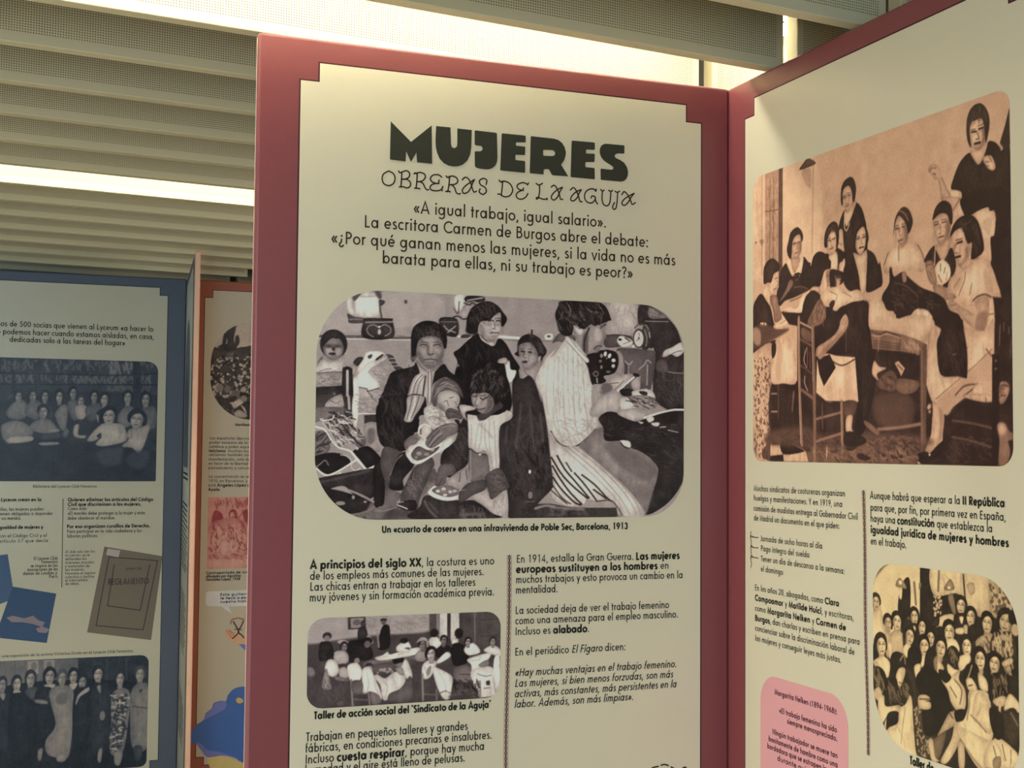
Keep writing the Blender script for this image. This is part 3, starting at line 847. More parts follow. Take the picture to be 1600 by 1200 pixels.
def braid(parent, u0, v0, u1, v1, mat_a, mat_b, w=0.0042):
    n = int((v0 - v1) / 0.0105)
    a, b, s1, s2 = [], [], [], []
    rnd = random.Random(5)
    for i in range(n * 4 + 1):
        t = i / (n * 4.0); u = u0 + (u1 - u0) * t + 0.0012 * math.sin(t * 9); v = v0 + (v1 - v0) * t
        q = math.sin(i * math.pi / 2 * 0.5 * 2)
        a.append((u + w * .42 * math.sin(i * math.pi / 4), v)); b.append((u - w * .42 * math.sin(i * math.pi / 4), v))
        if i % 4 == 0:
            s1.append((u - w * (.95 + .12 * rnd.random()), v)); s2.append((u + w * (.95 + .12 * rnd.random()), v))
    d = drawn('stitched_divider', [a, b], 0.0022, 0.0014, mat_a, parent, False)
    drawn('divider_edges', [s1, s2], 0.0009, 0.0013, mat_b, d, False)
M_STITCH = plain('stitch_purple', srgb(104, 66, 74), 0.6, 0.2, 0.05, 80)
M_STITCHR = plain('stitch_rust', srgb(150, 104, 84), 0.6, 0.2, 0.05, 80)
braid(main, 0.5076, 1.3429, 0.5027, 0.6811, M_STITCH, M_STITCHR)
DASH = [
  [(0.8218,0.9065),(0.8265,0.9078),(0.8357,0.9087)],
  [(0.8419,0.9104),(0.8497,0.9115),(0.8584,0.9086)],
  [(0.8646,0.9054),(0.8731,0.9009)],
  [(0.8919,0.9011),(0.8972,0.9023),(0.9004,0.8993)],
  [(0.8096,0.8953),(0.8126,0.9005),(0.8163,0.9037)],
  [(0.8762,0.8968),(0.8809,0.8896)],
  [(0.8041,0.8808),(0.8053,0.8861),(0.8071,0.8900)],
  [(0.8841,0.8852),(0.8856,0.8769)],
  [(0.9013,0.8949),(0.9029,0.8865)],
]
drawn('dashed_loop', DASH, 0.0030, 0.0014, M_INK, main)
PHOTO_SEWING = """
B 2.3
P 160 -6,146 78,43 234,1 462,1 464,111 -5,177
B 0.0
S 95 10.7 -1,185 60,184 182,180 237,183 377,177
S 190 3.8 3,193 182,189 374,185
P 205 148,34 163,20 179,9 211,6 231,16 241,35 242,97 232,102 165,103 148,90
P 185 163,20 183,9 211,6 231,16 231,24 195,30 168,29
P 200 113,36 132,29 137,67 145,94 129,98 117,80
P 85 136,29 169,11 156,34 142,46
P 80 219,2 243,1 249,29 235,30
P 60 240,35 263,42 251,58 241,55
S 62 6.3 242,37 244,74 251,105
P 75 117,95 145,105 181,110 181,127 126,130 120,114
S 140 3.1 126,118 149,114 177,115
P 58 179,121 188,109 288,106 294,114 295,180 180,184
S 135 6.2 188,125 292,119
S 150 3.5 199,142 193,153 201,169 219,179
S 150 3.5 201,138 220,133 240,141 260,131 276,135 286,144 285,161 265,174
E 195 241 140 4.8 4.6
E 175 242 159 6.4 10.8
E 70 345 39 6.5 7.8
S 120 3.2 313,170 341,171
B 1.9
P 95 23,259 6,286 23,284
B 0.0
P 172 8,294 23,271 62,281 104,258 101,299 101,318 -1,323
S 110 2.3 12,317 35,308 58,305
E 50 66 212 52.7 55.7
E 118 65 229 39.5 44.2
B 3.1
E 152 51 239 17.4 21.0
E 150 84 238 13.6 17.2
E 75 47 220 15.5 6.1
E 78 80 219 14.0 5.3
E 130 62 204 15.5 7.6
B 0.0
E 60 65 230 6.2 8.4
E 58 61 249 13.9 5.3
P 52 22,191 41,167 72,162 91,173 80,192 61,189 41,205 26,221
p 150 -6,323 103,316 102,367 -5,376
H 120 2.3 40 0 22.9 -6,323 103,316 102,367 -5,376
S 60 2.3 -5,323 103,316
p 52 -6,376 102,367 103,432 -5,434
P 150 41,432 68,414 66,399 73,393 79,404 103,400 103,432
P 160 141,340 168,301 215,288 274,263 310,296 299,335 264,375 248,429 142,431
H 135 2.3 60 40 27.3 207,307 274,270 303,304 279,351 248,421 200,388
P 60 142,278 159,259 181,260 163,289 152,291
P 70 270,245 298,250 314,281 339,299 311,304 290,277
S 160 3.1 278,260 306,258
S 160 3.1 284,274 312,273
S 160 3.1 292,289 320,286
P 200 160,301 183,262 194,238 246,233 262,247 215,276 168,316
P 212 155,370 160,328 199,280 238,268 274,249 270,261 215,297 201,317 235,345 244,373 198,386 194,377
S 60 3.1 157,371 196,377 200,386 244,373
S 150 2.3 203,315 215,299 223,295
P 70 198,253 214,245 214,257 203,263
P 60 230,262 254,244 258,249 234,268
S 75 3.1 200,388 220,407 244,427
P 150 132,294 148,286 156,301 148,328 139,328
P 205 142,347 160,339 166,431 142,431
P 52 101,312 109,298 120,294 136,301 140,317 142,435 103,436
S 175 10.0 120,312 122,436
P 192 545,5 594,6 578,51 557,67 545,56
P 52 590,6 657,2 663,23 590,28
S 150 5.7 596,22 632,14 657,9
P 148 563,83 578,47 602,29 632,26 611,61 595,95 574,94
S 58 5.7 582,32 603,39 615,31 628,36
S 55 5.7 538,90 557,85 578,96 599,91
S 70 4.1 540,56 557,75 561,28
P 55 481,122 487,94 553,97 556,162 508,162 491,141
S 165 4.0 500,125 520,142 547,125
S 165 4.0 516,150 529,144 546,150
S 120 3.2 487,110 551,108
S 190 9.7 558,164 612,166 726,161
P 60 568,164 583,155 608,156 604,167 575,170
S 208 10.7 726,158 812,161
S 110 2.5 726,169 816,172 975,167
P 215 925,142 956,139 954,161 925,162
E 90 940 149 8.8 4.9
P 38 540,230 563,212 600,177 642,149 702,197 726,166 756,183 787,234 817,277 800,294 732,300 672,261 606,327 564,344 546,313 557,265
H 58 3.6 30 75 40.6 563,225 638,167 705,201 757,195 796,278 732,288 672,258 605,303 564,285
P 192 642,145 659,166 684,183 702,181 702,197 680,189 654,173
P 166 641,125 647,103 683,96 725,62 735,99 740,127 726,156 707,173 684,170 658,156
B 4.9
P 135 643,123 658,119 665,158 680,172 659,158
P 140 726,132 739,131 726,158 705,172 714,156
B 0.0
B 4.1
P 75 589,137 616,132 637,151 604,157
B 0.0
P 42 591,123 595,86 615,49 649,27 687,21 721,36 742,59 761,86 747,115 737,115 735,71 725,64 704,79 687,97 654,101 641,123 637,147 612,152 591,145
S 78 3.3 658,63 670,82 687,81
S 70 2.5 615,65 632,48 661,39
S 58 4.9 685,99 696,95 705,98
S 52 5.4 716,98 726,94 733,98
S 60 3.3 709,89 726,85 735,88
S 118 4.1 707,101 710,124 701,128 716,131
S 66 3.7 691,146 701,144 709,144 718,143 727,145
B 1.6
S 130 3.7 697,155 714,156
B 0.0
P 50 805,283 813,273 818,289 831,313 827,341 792,334 788,322
P 160 723,256 740,243 761,243 768,270 749,292 736,287
S 95 2.1 727,266 761,261
S 95 2.1 740,291 762,277
P 224 747,295 768,254 774,258 779,286 802,291 792,322 775,338 758,315
P 150 817,281 839,284 895,254 915,254 887,319 878,330 827,331 813,297
S 90 2.5 835,289 848,304 861,310
P 48 805,213 808,177 829,151 864,143 899,157 916,181 932,209 917,234 900,250 808,233 795,221
S 60 9.2 867,129 867,152
P 138 812,193 829,181 860,177 882,198 895,230 895,254 869,275 839,283 822,265 813,225
B 3.3
E 165 873 240 13.9 16.1
E 158 817 248 6.0 13.7
B 0.0
E 66 828 213 10.4 4.4
E 70 860 215 10.4 4.0
S 70 2.9 819,204 836,201
S 75 2.9 851,203 871,204
S 98 3.8 838,212 832,236 844,238
E 60 838 255 11.7 5.6
P 150 895,234 907,230 904,252 895,252
P 44 372,213 368,170 379,134 409,113 446,108 479,118 504,145 513,176 510,204 496,208 488,165 463,155 418,160 398,188 392,212
P 92 372,209 392,208 393,247 377,271 367,252
P 138 392,208 400,182 422,159 463,154 487,167 496,204 489,244 473,273 446,289 419,277 399,247
B 3.9
P 105 472,205 495,188 493,244 473,274 456,284 476,244
P 165 407,223 427,218 431,246 411,246
P 160 430,167 463,162 471,178 439,187
B 0.0
S 52 4.8 410,200 422,194 436,199
S 52 4.8 457,200 474,194 485,199
S 85 2.8 406,188 422,183 439,189
S 85 2.8 455,188 473,181 487,187
B 1.6
P 88 437,206 446,206 457,238 434,240
B 0.0
S 62 4.0 422,257 446,260 467,255
B 1.9
S 105 4.0 425,240 415,266
S 100 4.0 465,239 477,264
B 0.0
S 100 2.4 432,269 446,271 458,268
P 44 248,433 268,371 279,336 299,308 375,287 389,270 420,301 379,333 354,431
H 62 3.5 40 80 35.2 256,425 279,344 371,294 395,290 376,341 356,423
P 168 383,255 399,270 428,297 452,293 493,261 501,251 497,291 471,307 464,331 467,429 354,431 360,388 379,333 404,311
S 95 2.8 391,263 411,289 432,304
S 95 2.8 493,263 477,287 456,300
S 95 2.8 416,317 388,352 373,427
S 95 2.8 424,320 400,360 389,426
S 60 6.4 428,324 421,371 417,426
S 95 2.8 440,304 439,367 438,425
S 95 2.8 450,300 453,366 450,425
S 210 2.4 404,321 380,356 364,419
S 210 2.4 444,308 445,367 444,421
P 42 471,299 501,273 522,298 547,315 576,328 601,303 593,343 581,375 578,422 565,375 523,329 490,330 461,350 453,370 465,307
E 110 559 278 5.0 6.3
P 176 1200,5 1340,5 1336,87 1316,118 1277,133 1201,132 1195,80 1217,66
H 155 2.7 30 90 27.5 1214,13 1335,8 1331,83 1306,119 1210,123
P 58 1340,5 1389,5 1453,38 1513,93 1543,172 1551,234 1551,429 1415,392 1412,194 1392,181 1394,128 1375,85 1338,84
P 112 1389,14 1443,29 1468,52 1389,55
H 150 2.3 14 20 18.6 1392,16 1438,29 1463,50 1392,54
S 150 3.3 1370,70 1476,67
P 85 1184,148 1210,133 1273,133 1309,141 1314,167 1239,182 1189,182
S 55 3.6 1191,136 1229,131 1277,132 1311,138
P 205 1241,152 1258,134 1287,141 1312,154 1307,171 1268,180 1249,169
E 50 1255 150 8.2 5.2
S 60 5.5 1278,142 1298,154
S 120 2.8 1268,168 1307,154
P 62 1359,91 1382,100 1395,137 1391,177 1355,184
E 70 1341 142 27.3 40.4
E 195 1340 143 21.5 33.4
E 60 1340 142 3.9 4.8
S 110 2.3 1341,143 1341,120
S 110 2.3 1341,143 1329,153
S 85 5.5 1321,100 1340,84 1370,89 1381,109
S 190 3.7 1387,115 1391,137
S 170 2.8 1365,103 1377,138 1373,173
E 215 1315 176 6.8 5.3
P 198 1449,213 1459,188 1493,173 1536,152 1547,189 1518,212 1488,202 1469,212
S 120 3.8 1493,200 1518,190 1541,185
S 130 4.2 1466,273 1504,279 1549,279
P 90 1424,233 1464,228 1474,276 1424,274
H 90 2.8 30 60 23.3 1424,282 1548,287 1544,411 1425,387
P 95 1239,193 1278,183 1404,190 1417,211 1410,282 1390,355 1346,354 1279,351 1273,242 1254,239
S 60 6.4 1273,238 1288,268 1278,295
S 155 6.0 1278,238 1297,251 1311,237
S 155 6.0 1341,269 1365,250 1380,230 1396,241
S 150 6.5 1380,250 1378,331
S 150 5.5 1293,259 1295,329
S 150 4.6 1346,297 1344,350
P 155 1239,200 1268,216 1269,286 1240,289
P 165 1307,307 1341,297 1346,350 1312,350
P 40 1104,222 1158,198 1234,200 1249,243 1230,287 1182,302 1192,323 1135,338 1106,274
E 36 1198 245 46.8 52.1
E 205 1189 211 7.2 10.9 0.2
E 205 1208 218 7.2 10.4 0.5
E 200 1226 236 9.6 7.8
E 150 1172 219 6.2 8.7
E 190 1225 259 8.2 7.8
E 120 1167 241 6.7 6.1
E 110 1203 283 10.5 5.2
E 140 1172 265 4.8 7.8
E 42 1197 246 19.1 20.0
E 140 1196 229 3.8 3.5
S 130 4.1 1135,293 1147,283 1158,293 1147,304 1135,293
S 195 4.5 1152,311 1154,328
P 95 984,136 1040,138 1061,154 1031,175 979,168 956,175
P 150 1046,97 1091,117 1124,93 1149,97 1192,79 1184,115 1194,145 1177,159 1183,168 1167,185 1159,204 1134,209 1106,214 1092,196 1063,163 1049,133
P 46 967,59 981,24 1001,4 1166,3 1213,66 1203,76 1143,98 1124,93 1091,115 1053,99 1040,138 1007,144 984,127 974,93
S 118 5.4 1015,10 1034,35 1030,61
S 120 5.0 1077,44 1086,63 1096,77
S 120 5.0 1167,24 1181,43
S 95 4.0 997,54 988,80
S 105 4.5 1107,31 1133,43 1157,43
S 95 4.0 1044,60 1067,76
P 186 1046,100 1069,112 1092,116 1082,137 1063,133
B 3.6
P 100 1091,136 1110,131 1111,210 1087,197
B 0.0
S 60 8.1 1116,109 1105,135 1096,162 1096,201
S 55 4.1 1166,108 1179,96 1192,92
S 55 3.6 1153,92 1174,87
S 66 4.1 1138,194 1153,180 1173,181
S 90 3.2 1182,145 1193,147
B 2.7
P 175 1148,108 1172,124 1167,159 1143,151
B 0.0
P 200 975,195 930,237 891,303 887,339 916,399 929,474 944,532 973,576 950,523 979,565 1013,587 1062,585 1111,553 1143,518 1158,502 1158,475 1125,444 1126,433 1150,402 1173,371 1185,338 1145,335 1130,340 1113,273 1099,244 1111,232 1030,150 975,209 947,234
S 160 2.7 966,244 962,338 968,461
S 160 2.7 984,226 983,337 988,461
S 160 2.7 1005,208 1004,337 1009,460
S 160 2.7 1024,190 1025,336 1033,460
S 160 2.7 1045,194 1048,335 1056,460
S 160 2.7 1066,215 1070,335 1079,459
S 160 2.7 1087,235 1093,334 1103,442
S 165 2.7 938,262 930,381 940,462
H 160 2.2 60 80 17.8 975,230 1087,240 1126,355 1117,454 968,457
P 214 1017,165 1030,150 1112,231 1098,245
S 110 2.2 1030,151 1063,189 1111,232
S 120 2.2 1017,165 1059,206 1098,245
S 158 2.8 973,389 978,478 1003,572
S 158 2.8 1007,388 1013,486 1043,580
S 158 2.8 1046,387 1059,499 1079,566
S 158 2.8 1096,413 1111,476 1114,544
S 158 2.8 1135,466 1121,503 1082,535 1042,544
S 158 2.8 959,434 969,501 989,541
H 160 2.3 50 30 28.0 978,478 1145,475 1136,516 1067,576 1008,576
S 60 5.6 952,528 979,567 1013,588 1062,586 1111,553 1146,518
P 165 1126,433 1154,402 1202,366 1255,365 1261,434 1212,448 1174,464 1126,465
P 168 1133,346 1183,332 1211,314 1278,291 1315,291 1307,307 1274,334 1250,356 1211,358 1173,375 1147,411 1131,420
S 80 3.6 1185,332 1211,344 1173,369
S 90 3.2 1211,331 1250,326
S 100 2.7 1230,357 1274,317
B 2.7
P 105 1173,337 1211,331 1221,357 1169,376
B 0.0
H 150 2.7 30 60 18.1 1135,342 1178,332 1169,371 1140,411 1126,402
S 215 8.2 1247,359 1322,299
S 60 2.3 1255,361 1327,304
P 40 1315,285 1341,289 1342,298 1322,301
P 48 1257,354 1308,351 1320,377 1269,380
P 205 1259,391 1308,383 1310,361 1342,353 1376,348 1411,366 1411,401 1354,406 1347,421 1279,435 1260,431
P 55 1343,359 1377,361 1377,376 1352,372
S 130 2.8 1317,390 1342,407
P 48 1160,475 1195,447 1245,449 1327,479 1388,467 1550,427 1550,682 1529,756 1461,827 1371,863 1348,783 1430,692 1399,637 1347,605 1307,592 1266,565 1191,562 1181,511
H 64 2.9 40 20 28.6 1185,475 1296,482 1398,517 1528,516 1528,673 1451,747 1430,673 1347,591 1206,547
H 80 2.4 40 20 19.1 1195,497 1528,492 1528,655 1450,701
P 172 1243,451 1306,431 1380,453 1347,478 1314,481
P 150 1296,381 1398,379 1426,415 1398,434 1342,431
H 60 3.9 22 20 24.1 1291,386 1424,388 1419,429 1306,427
S 205 8.7 1367,467 1429,448 1496,433 1550,431
P 192 1375,467 1404,461 1411,476 1388,486
P 190 1398,488 1435,486 1430,501 1409,500
P 175 1337,482 1363,486 1353,493
S 160 3.9 1476,516 1523,525
S 190 3.9 1439,505 1465,503
P 138 1141,521 1181,511 1187,562 1266,565 1307,596 1347,606 1399,638 1430,693 1399,792 1371,863 1323,792 1247,719 1146,643 1077,589 1111,553
B 6.7
P 112 1181,574 1297,596 1378,637 1414,692 1379,728 1267,674
P 125 1297,746 1399,747 1374,838 1328,783
B 0.0
H 120 2.4 40 40 28.5 1186,574 1389,646 1409,747 1247,701
P 205 1256,562 1299,564 1304,589 1271,583
P 60 1259,565 1276,583 1302,592 1286,594 1261,578
P 195 950,543 979,570 1013,589 1072,589 1146,643 1247,720 1328,798 1370,864 1268,865 1227,812 1157,807 1113,798 1093,820 1025,824 952,768
S 45 7.0 955,632 999,697 1049,746 1113,795
S 45 7.0 980,625 1014,679 1068,737 1120,793
S 45 7.0 960,666 995,719 1039,773 1088,818
S 45 7.0 961,710 1000,759 1054,809 1083,821
S 45 6.6 1056,694 1098,737 1152,802
S 45 5.6 1019,652 1043,687
S 45 6.6 1088,701 1147,742 1197,791 1220,807
S 45 6.6 1140,760 1197,797
S 45 4.6 951,759 990,790 1025,817
S 45 4.6 961,741 1000,790 1039,817
S 60 4.7 1152,807 1217,805 1247,832 1268,864
S 135 2.8 1047,589 1147,656 1247,742 1308,815 1333,865
S 135 2.8 1023,589 1137,674 1227,760 1277,819 1303,865
S 135 2.8 1077,593 1166,656 1267,742 1328,810 1351,863
S 150 2.8 999,590 1112,679 1207,764 1257,819
p 60 856,816 952,815 1049,831 1157,833 1242,833 1250,872 857,873
B 2.4
S 125 10.2 952,828 1025,835 1098,838
H 130 2.3 30 20 18.5 952,826 1098,831 1148,863 952,866
B 0.0
S 195 2.9 1247,837 1255,864
P 72 -7,411 106,408 111,454 -5,498
P 152 38,437 70,409 106,408 107,448 45,456
S 95 2.5 53,422 79,434 96,425
p 60 103,408 142,407 143,492 114,456
S 165 9.4 126,408 130,454
P 205 143,407 168,407 158,523 142,494
p 165 167,407 265,404 246,430 244,460 163,470
S 80 3.0 212,406 243,430
S 212 4.3 161,472 244,469
H 135 2.6 40 20 25.7 169,415 248,413 239,460 165,466
p 62 187,477 240,473 240,504 188,509
P 150 187,515 238,507 239,575 253,609 225,614 198,592
B 2.1
P 112 201,533 227,528 228,575 206,584
B 0.0
P 110 -4,548 44,546 56,610 -3,634
H 60 3.8 26 -30 33.6 -4,548 42,548 52,610 -3,631
P 112 -7,456 109,450 136,483 142,508 195,567 178,605 133,576 81,600 33,508 -6,507
H 50 4.6 70 45 25.3 41,481 131,462 184,571 98,593
H 185 3.8 60 30 25.3 24,489 131,462 184,571 98,593
P 40 144,618 172,601 211,596 260,647 229,669 199,683 173,660
P 42 -4,636 56,619 112,627 136,656 66,696 32,696 -3,661
S 50 6.8 106,517 150,567 180,592
S 205 6.7 -7,520 16,527 38,535 68,577 90,599 137,614 164,647 199,683
S 205 6.0 199,683 229,669 260,656 260,643
S 215 7.7 140,616 168,647 197,681
S 200 6.7 0,669 28,695 57,703 100,683 164,643
S 192 5.9 -3,703 28,721 66,711 100,694
S 190 3.4 99,627 120,631 139,648 143,677 160,685 174,677
S 200 4.6 20,494 30,500 63,494 72,480
S 190 3.8 29,506 59,547 86,593
P 175 154,599 167,601 163,609
S 120 5.0 2,677 23,661 40,648 53,665
P 55 -2,719 100,698 229,677 234,702 227,786 162,786 114,744 41,756 9,731
B 2.6
S 112 3.4 15,731 113,710 216,685
B 0.0
P 50 9,731 58,752 127,769 231,812 215,874 171,870 115,849 50,794
P 108 269,721 301,757 345,779 319,812 390,836 408,787 470,676 473,878 215,875 231,786 268,787
B 4.3
H 135 6.1 40 -50 52.4 399,834 471,702 473,873 364,872
H 70 5.2 40 -20 34.5 275,829 390,838 409,873 276,871
B 0.0
P 44 228,672 265,668 271,799 251,821 231,812
S 140 8.5 135,760 179,778 228,803
S 122 9.3 141,853 188,845 232,824
S 130 5.1 236,837 275,837 315,825
E 142 101 808 18.0 7.5
E 150 150 786 6.0 7.6
E 150 196 803 6.1 4.2
H 120 3.0 26 0 8.5 163,853 214,845 215,866 176,866
P 42 261,405 244,439 236,503 245,566 268,597 330,613 363,595 351,544 400,535 404,479 430,465 425,401 358,402 346,495 373,499 386,475 412,440 421,401
P 42 243,430 358,402 350,495 404,487 387,539 352,599 268,596 240,532
H 60 4.3 44 80 47.5 248,456 269,409 340,411 342,531 343,595 272,592
P 166 359,402 422,401 412,440 387,476 373,499 345,495 354,454
S 92 3.5 376,402 367,445 355,488
S 92 3.5 403,401 390,445 372,484
S 215 3.1 389,402 379,449 364,494
P 84 268,596 330,612 361,625 353,676 301,754 274,727 253,660
P 50 304,659 330,622 361,616 386,655 379,678 344,719 345,758 293,756 292,710
S 140 3.0 293,702 312,651 339,625
P 86 384,676 406,659 451,633 468,659 454,693 412,787 397,832 341,830 335,778 362,719
S 120 3.1 386,680 380,727 372,779
S 60 3.5 384,676 375,719 349,753
H 120 2.6 30 60 17.4 362,727 433,680 407,779 363,787
P 48 319,817 354,800 394,800 396,835 355,836
S 190 4.3 321,816 341,823 361,831
S 150 3.5 323,808 345,804
P 128 345,587 360,561 387,548 409,543 425,556 405,608 363,613
S 75 3.1 360,574 387,578 409,571
P 215 352,617 383,591 405,581 427,572 470,586 471,616 433,634 401,656 370,647
P 102 383,612 410,586 433,607 456,616 424,638 397,649
H 160 3.1 16 40 17.5 387,612 410,590 450,616 424,637
S 225 6.1 359,629 401,656 442,634 471,612
P 108 408,526 436,516 472,534 473,596 446,600 427,565 414,548
S 70 2.6 432,564 445,547 468,542
S 70 2.6 445,586 459,568 472,560
S 218 6.1 402,539 407,524 424,512 449,516 470,529
S 218 4.4 402,539 409,552 427,552
P 200 417,509 444,513 454,534 436,569 479,608 419,642
P 112 418,613 445,604 481,585 491,607 445,630 418,637
S 225 5.3 419,648 454,624 493,611
P 192 485,585 526,559 550,554 536,585 500,625
P 195 423,448 452,435 484,448 517,465 512,482 553,491 507,508 458,518 429,487
H 120 2.6 30 30 17.6 430,448 479,447 512,481 462,512 435,487
P 190 568,427 617,436 624,445 590,455 576,494 593,463 566,454
P 54 598,462 605,523 611,602 603,658 555,698 523,711 493,668 499,615 535,585 554,563 569,511 587,476
H 76 3.1 30 70 26.6 509,624 589,484 604,589 591,650 537,693
P 92 509,466 525,446 548,450 575,459 577,485 548,482 522,488
P 132 435,570 462,530 494,508 540,503 563,520 554,542 508,560 482,582 455,599 440,591
S 72 3.1 446,575 476,547 495,537
S 72 3.1 456,588 485,560 509,546
S 72 2.6 440,564 462,542 485,525
P 48 548,489 566,491 567,519 553,541 562,515
P 168 474,389 503,379 536,386 562,415 569,411 567,441 552,452 525,447 510,461 484,443 478,417
P 108 457,382 469,346 490,329 518,329 548,348 570,375 574,403 562,417 536,389 503,382 474,390 466,429 453,421
S 165 2.8 478,358 502,342 531,360
S 165 2.8 470,374 494,361 536,376
S 60 2.4 482,346 515,349 552,380
S 95 3.1 499,423 511,416 519,434
B 2.2
P 130 481,426 497,425 520,451 510,460
B 0.0
P 58 790,324 831,321 857,308 883,336 910,412 909,390 929,474 944,577 962,728 955,760 893,823 890,870 775,869 769,767 735,675 729,508 785,468 785,393
H 72 3.2 60 75 32.0 776,481 909,417 939,577 955,737 883,816 788,772 749,640
H 40 3.7 30 75 41.1 776,481 909,417 939,577 955,737 883,816 788,772 749,640
B 3.6
S 92 7.3 823,419 819,481 802,596
S 88 6.4 767,508 759,578
S 90 5.5 861,418 871,524 886,613
S 40 6.4 834,604 882,657 926,728
S 92 6.5 904,457 920,568
B 0.0
H 90 2.3 60 80 13.6 739,517 929,523 950,728 789,833
E 205 863 689 5.7 8.0
E 132 866 781 9.5 14.1
S 120 2.7 845,807 883,807
S 135 10.1 888,834 931,823 970,828
P 150 619,400 657,380 690,382 703,416 710,408 701,434 673,462 649,462 628,445 620,414
B 2.7
P 115 681,404 709,403 703,432 675,459 679,435
P 172 639,409 663,404 665,431 644,431
B 0.0
P 70 645,462 673,461 701,435 734,420 692,470 654,489
S 50 4.5 648,396 665,406 683,393
S 95 3.2 644,413 640,431 654,435
S 82 4.1 644,443 663,449 678,443
P 44 578,426 581,375 597,323 618,283 647,258 689,252 727,272 753,303 771,342 776,418 785,419 776,450 764,447 747,420 719,414 709,395 700,392 686,380 657,380 619,399 607,426
B 1.8
S 135 4.9 602,315 618,288 643,277
S 125 4.9 672,758 704,767 720,785
S 125 4.5 667,843 677,871
S 110 3.6 742,850 756,885 771,916
S 80 4.0 630,789 639,832 635,867
B 0.0
P 196 601,462 626,444 640,479 654,490 701,465 742,420 759,443 787,460 781,482 738,509 731,570 733,675 693,694 688,640 674,606 637,615 607,597 604,523
S 158 3.2 673,501 674,571 693,632 708,680
S 158 3.2 710,491 716,579 722,675
S 158 2.7 645,510 636,562 632,606
S 158 2.7 617,506 618,582
S 158 2.7 691,483 692,579 705,658
S 158 2.7 659,496 657,562 646,606
S 100 2.7 640,470 647,490 659,488
P 118 609,602 646,620 679,619 688,640 694,697 666,720 614,724
S 60 3.6 607,598 637,615 679,623
E 210 653 622 6.0 3.9
S 175 2.7 614,606 616,719
P 150 514,728 569,685 606,676 610,723 569,759 524,741
S 90 3.6 573,693 569,728
S 90 3.6 596,684 601,719
P 92 675,710 735,675 775,741 765,759 704,798 690,767
H 70 2.3 30 20 18.0 689,715 735,684 769,741 708,789
P 98 484,676 509,659 546,665 553,697 520,707 512,736 487,745 470,743
S 60 3.1 487,740 501,715
P 176 616,788 676,758 704,798 764,763 771,869 733,869 690,832 648,803
H 150 2.7 20 90 27.1 704,802 764,772 765,859 732,859
P 58 440,779 570,801 634,802 705,850 729,870 377,869 412,822
B 2.2
S 130 5.3 429,800 448,835 480,865
S 122 5.3 571,857 621,854 667,854
S 115 4.0 448,809 484,848
S 45 7.1 616,806 667,828 695,854
B 0.0
H 105 2.7 30 80 22.2 570,831 676,832 677,867 571,866
P 212 442,771 454,754 474,744 510,771 570,774 583,783 556,798 511,801 470,790
P 112 458,760 510,740 565,758 571,775 533,787 492,781
E 188 483 764 9.0 6.0
E 180 506 756 9.1 6.0
E 182 533 767 8.2 6.0
E 190 512 779 9.1 5.2
E 175 551 764 8.2 5.2
P 84 570,772 601,736 647,723 682,723 676,758 625,781 593,802 570,806
S 55 3.1 574,767 601,745
S 140 2.7 556,767 592,758
A 444 221 102 133 0 0 1.1
A 65 229 79 87 0 0 .8
H 70 2.0 26 100 23.9 374,193 381,138 438,112 491,137 509,188 492,165 438,151 398,176
A 696 121 91 109 0 0.5 1
A 853 231 82 100 0 -0.4 .9
H 74 2.0 40 60 24.5 599,113 619,53 670,26 729,43 721,60 671,94 637,115
H 92 2.0 40 100 32.5 606,343 639,271 698,265 749,315 767,399 707,372 656,365 615,382
H 24 2.0 40 100 32.5 606,343 639,271 698,265 749,315 767,399 707,372 656,365 615,382
H 80 2.1 24 60 20.8 812,193 834,156 868,146 908,173 921,213 899,230 877,190 851,175
H 96 2.7 50 60 26.8 979,63 1006,10 1162,7 1200,66 1143,91 1086,106 1049,95 1007,139 984,119
H 26 2.7 40 60 26.8 979,63 1006,10 1162,7 1200,66 1143,91 1086,106 1049,95 1007,139 984,119
A 665 415 88 109 0.1 0 .7
P 42 566,328 597,290 629,266 676,256 733,263 757,285 759,452 567,455
P 70 655,461 706,430 738,416 751,433 715,456 675,485 651,488 639,469
P 150 616,391 642,380 670,377 700,394 709,426 693,453 664,463 638,448 621,426
B 3.8
P 98 682,397 708,407 702,439 671,461 680,431
P 172 630,398 642,401 646,424 634,428
B 0.0
S 58 3.9 620,394 632,398 643,392
S 52 4.6 652,401 664,408 678,398
S 80 3.1 649,392 663,393 679,388
S 98 3.9 638,401 630,427 642,433
S 72 4.6 635,443 650,447 672,441
P 40 597,440 588,365 597,312 629,274 676,254 726,267 759,308 779,368 785,425 771,450 755,435 739,416 714,421 702,394 671,380 642,385 619,379 613,413 607,434
B 2.3
S 112 6.9 615,357 629,315 654,292
S 104 7.0 676,327 693,298 719,298
S 110 5.4 668,352 666,375
S 80 6.3 733,324 750,369 754,406
S 78 5.4 630,364 637,334 651,318
B 0.0
H 88 2.3 50 100 34.7 607,365 629,304 677,272 733,293 766,383 751,422 710,400 670,371 630,375
H 22 2.3 40 100 34.7 607,365 629,304 677,272 733,293 766,383 751,422 710,400 670,371 630,375
P 164 475,401 502,378 535,376 563,392 568,416 556,442 525,455 500,454 481,441
B 3.8
P 118 478,427 500,436 508,458 485,449
P 180 519,389 551,392 555,411 531,415
B 0.0
S 92 3.0 503,421 515,415 522,435
S 92 3.1 526,405 541,401
S 110 3.1 547,420 555,429
P 104 456,413 461,361 484,334 519,328 555,347 576,379 581,403 563,388 535,377 504,376 480,392 475,431 465,444
S 158 3.0 469,375 502,345 544,360
S 150 3.0 477,386 510,360 557,375
S 150 3.0 465,402 486,366 519,349
S 66 3.0 472,361 503,336 535,338
S 66 3.0 461,398 472,368 496,352
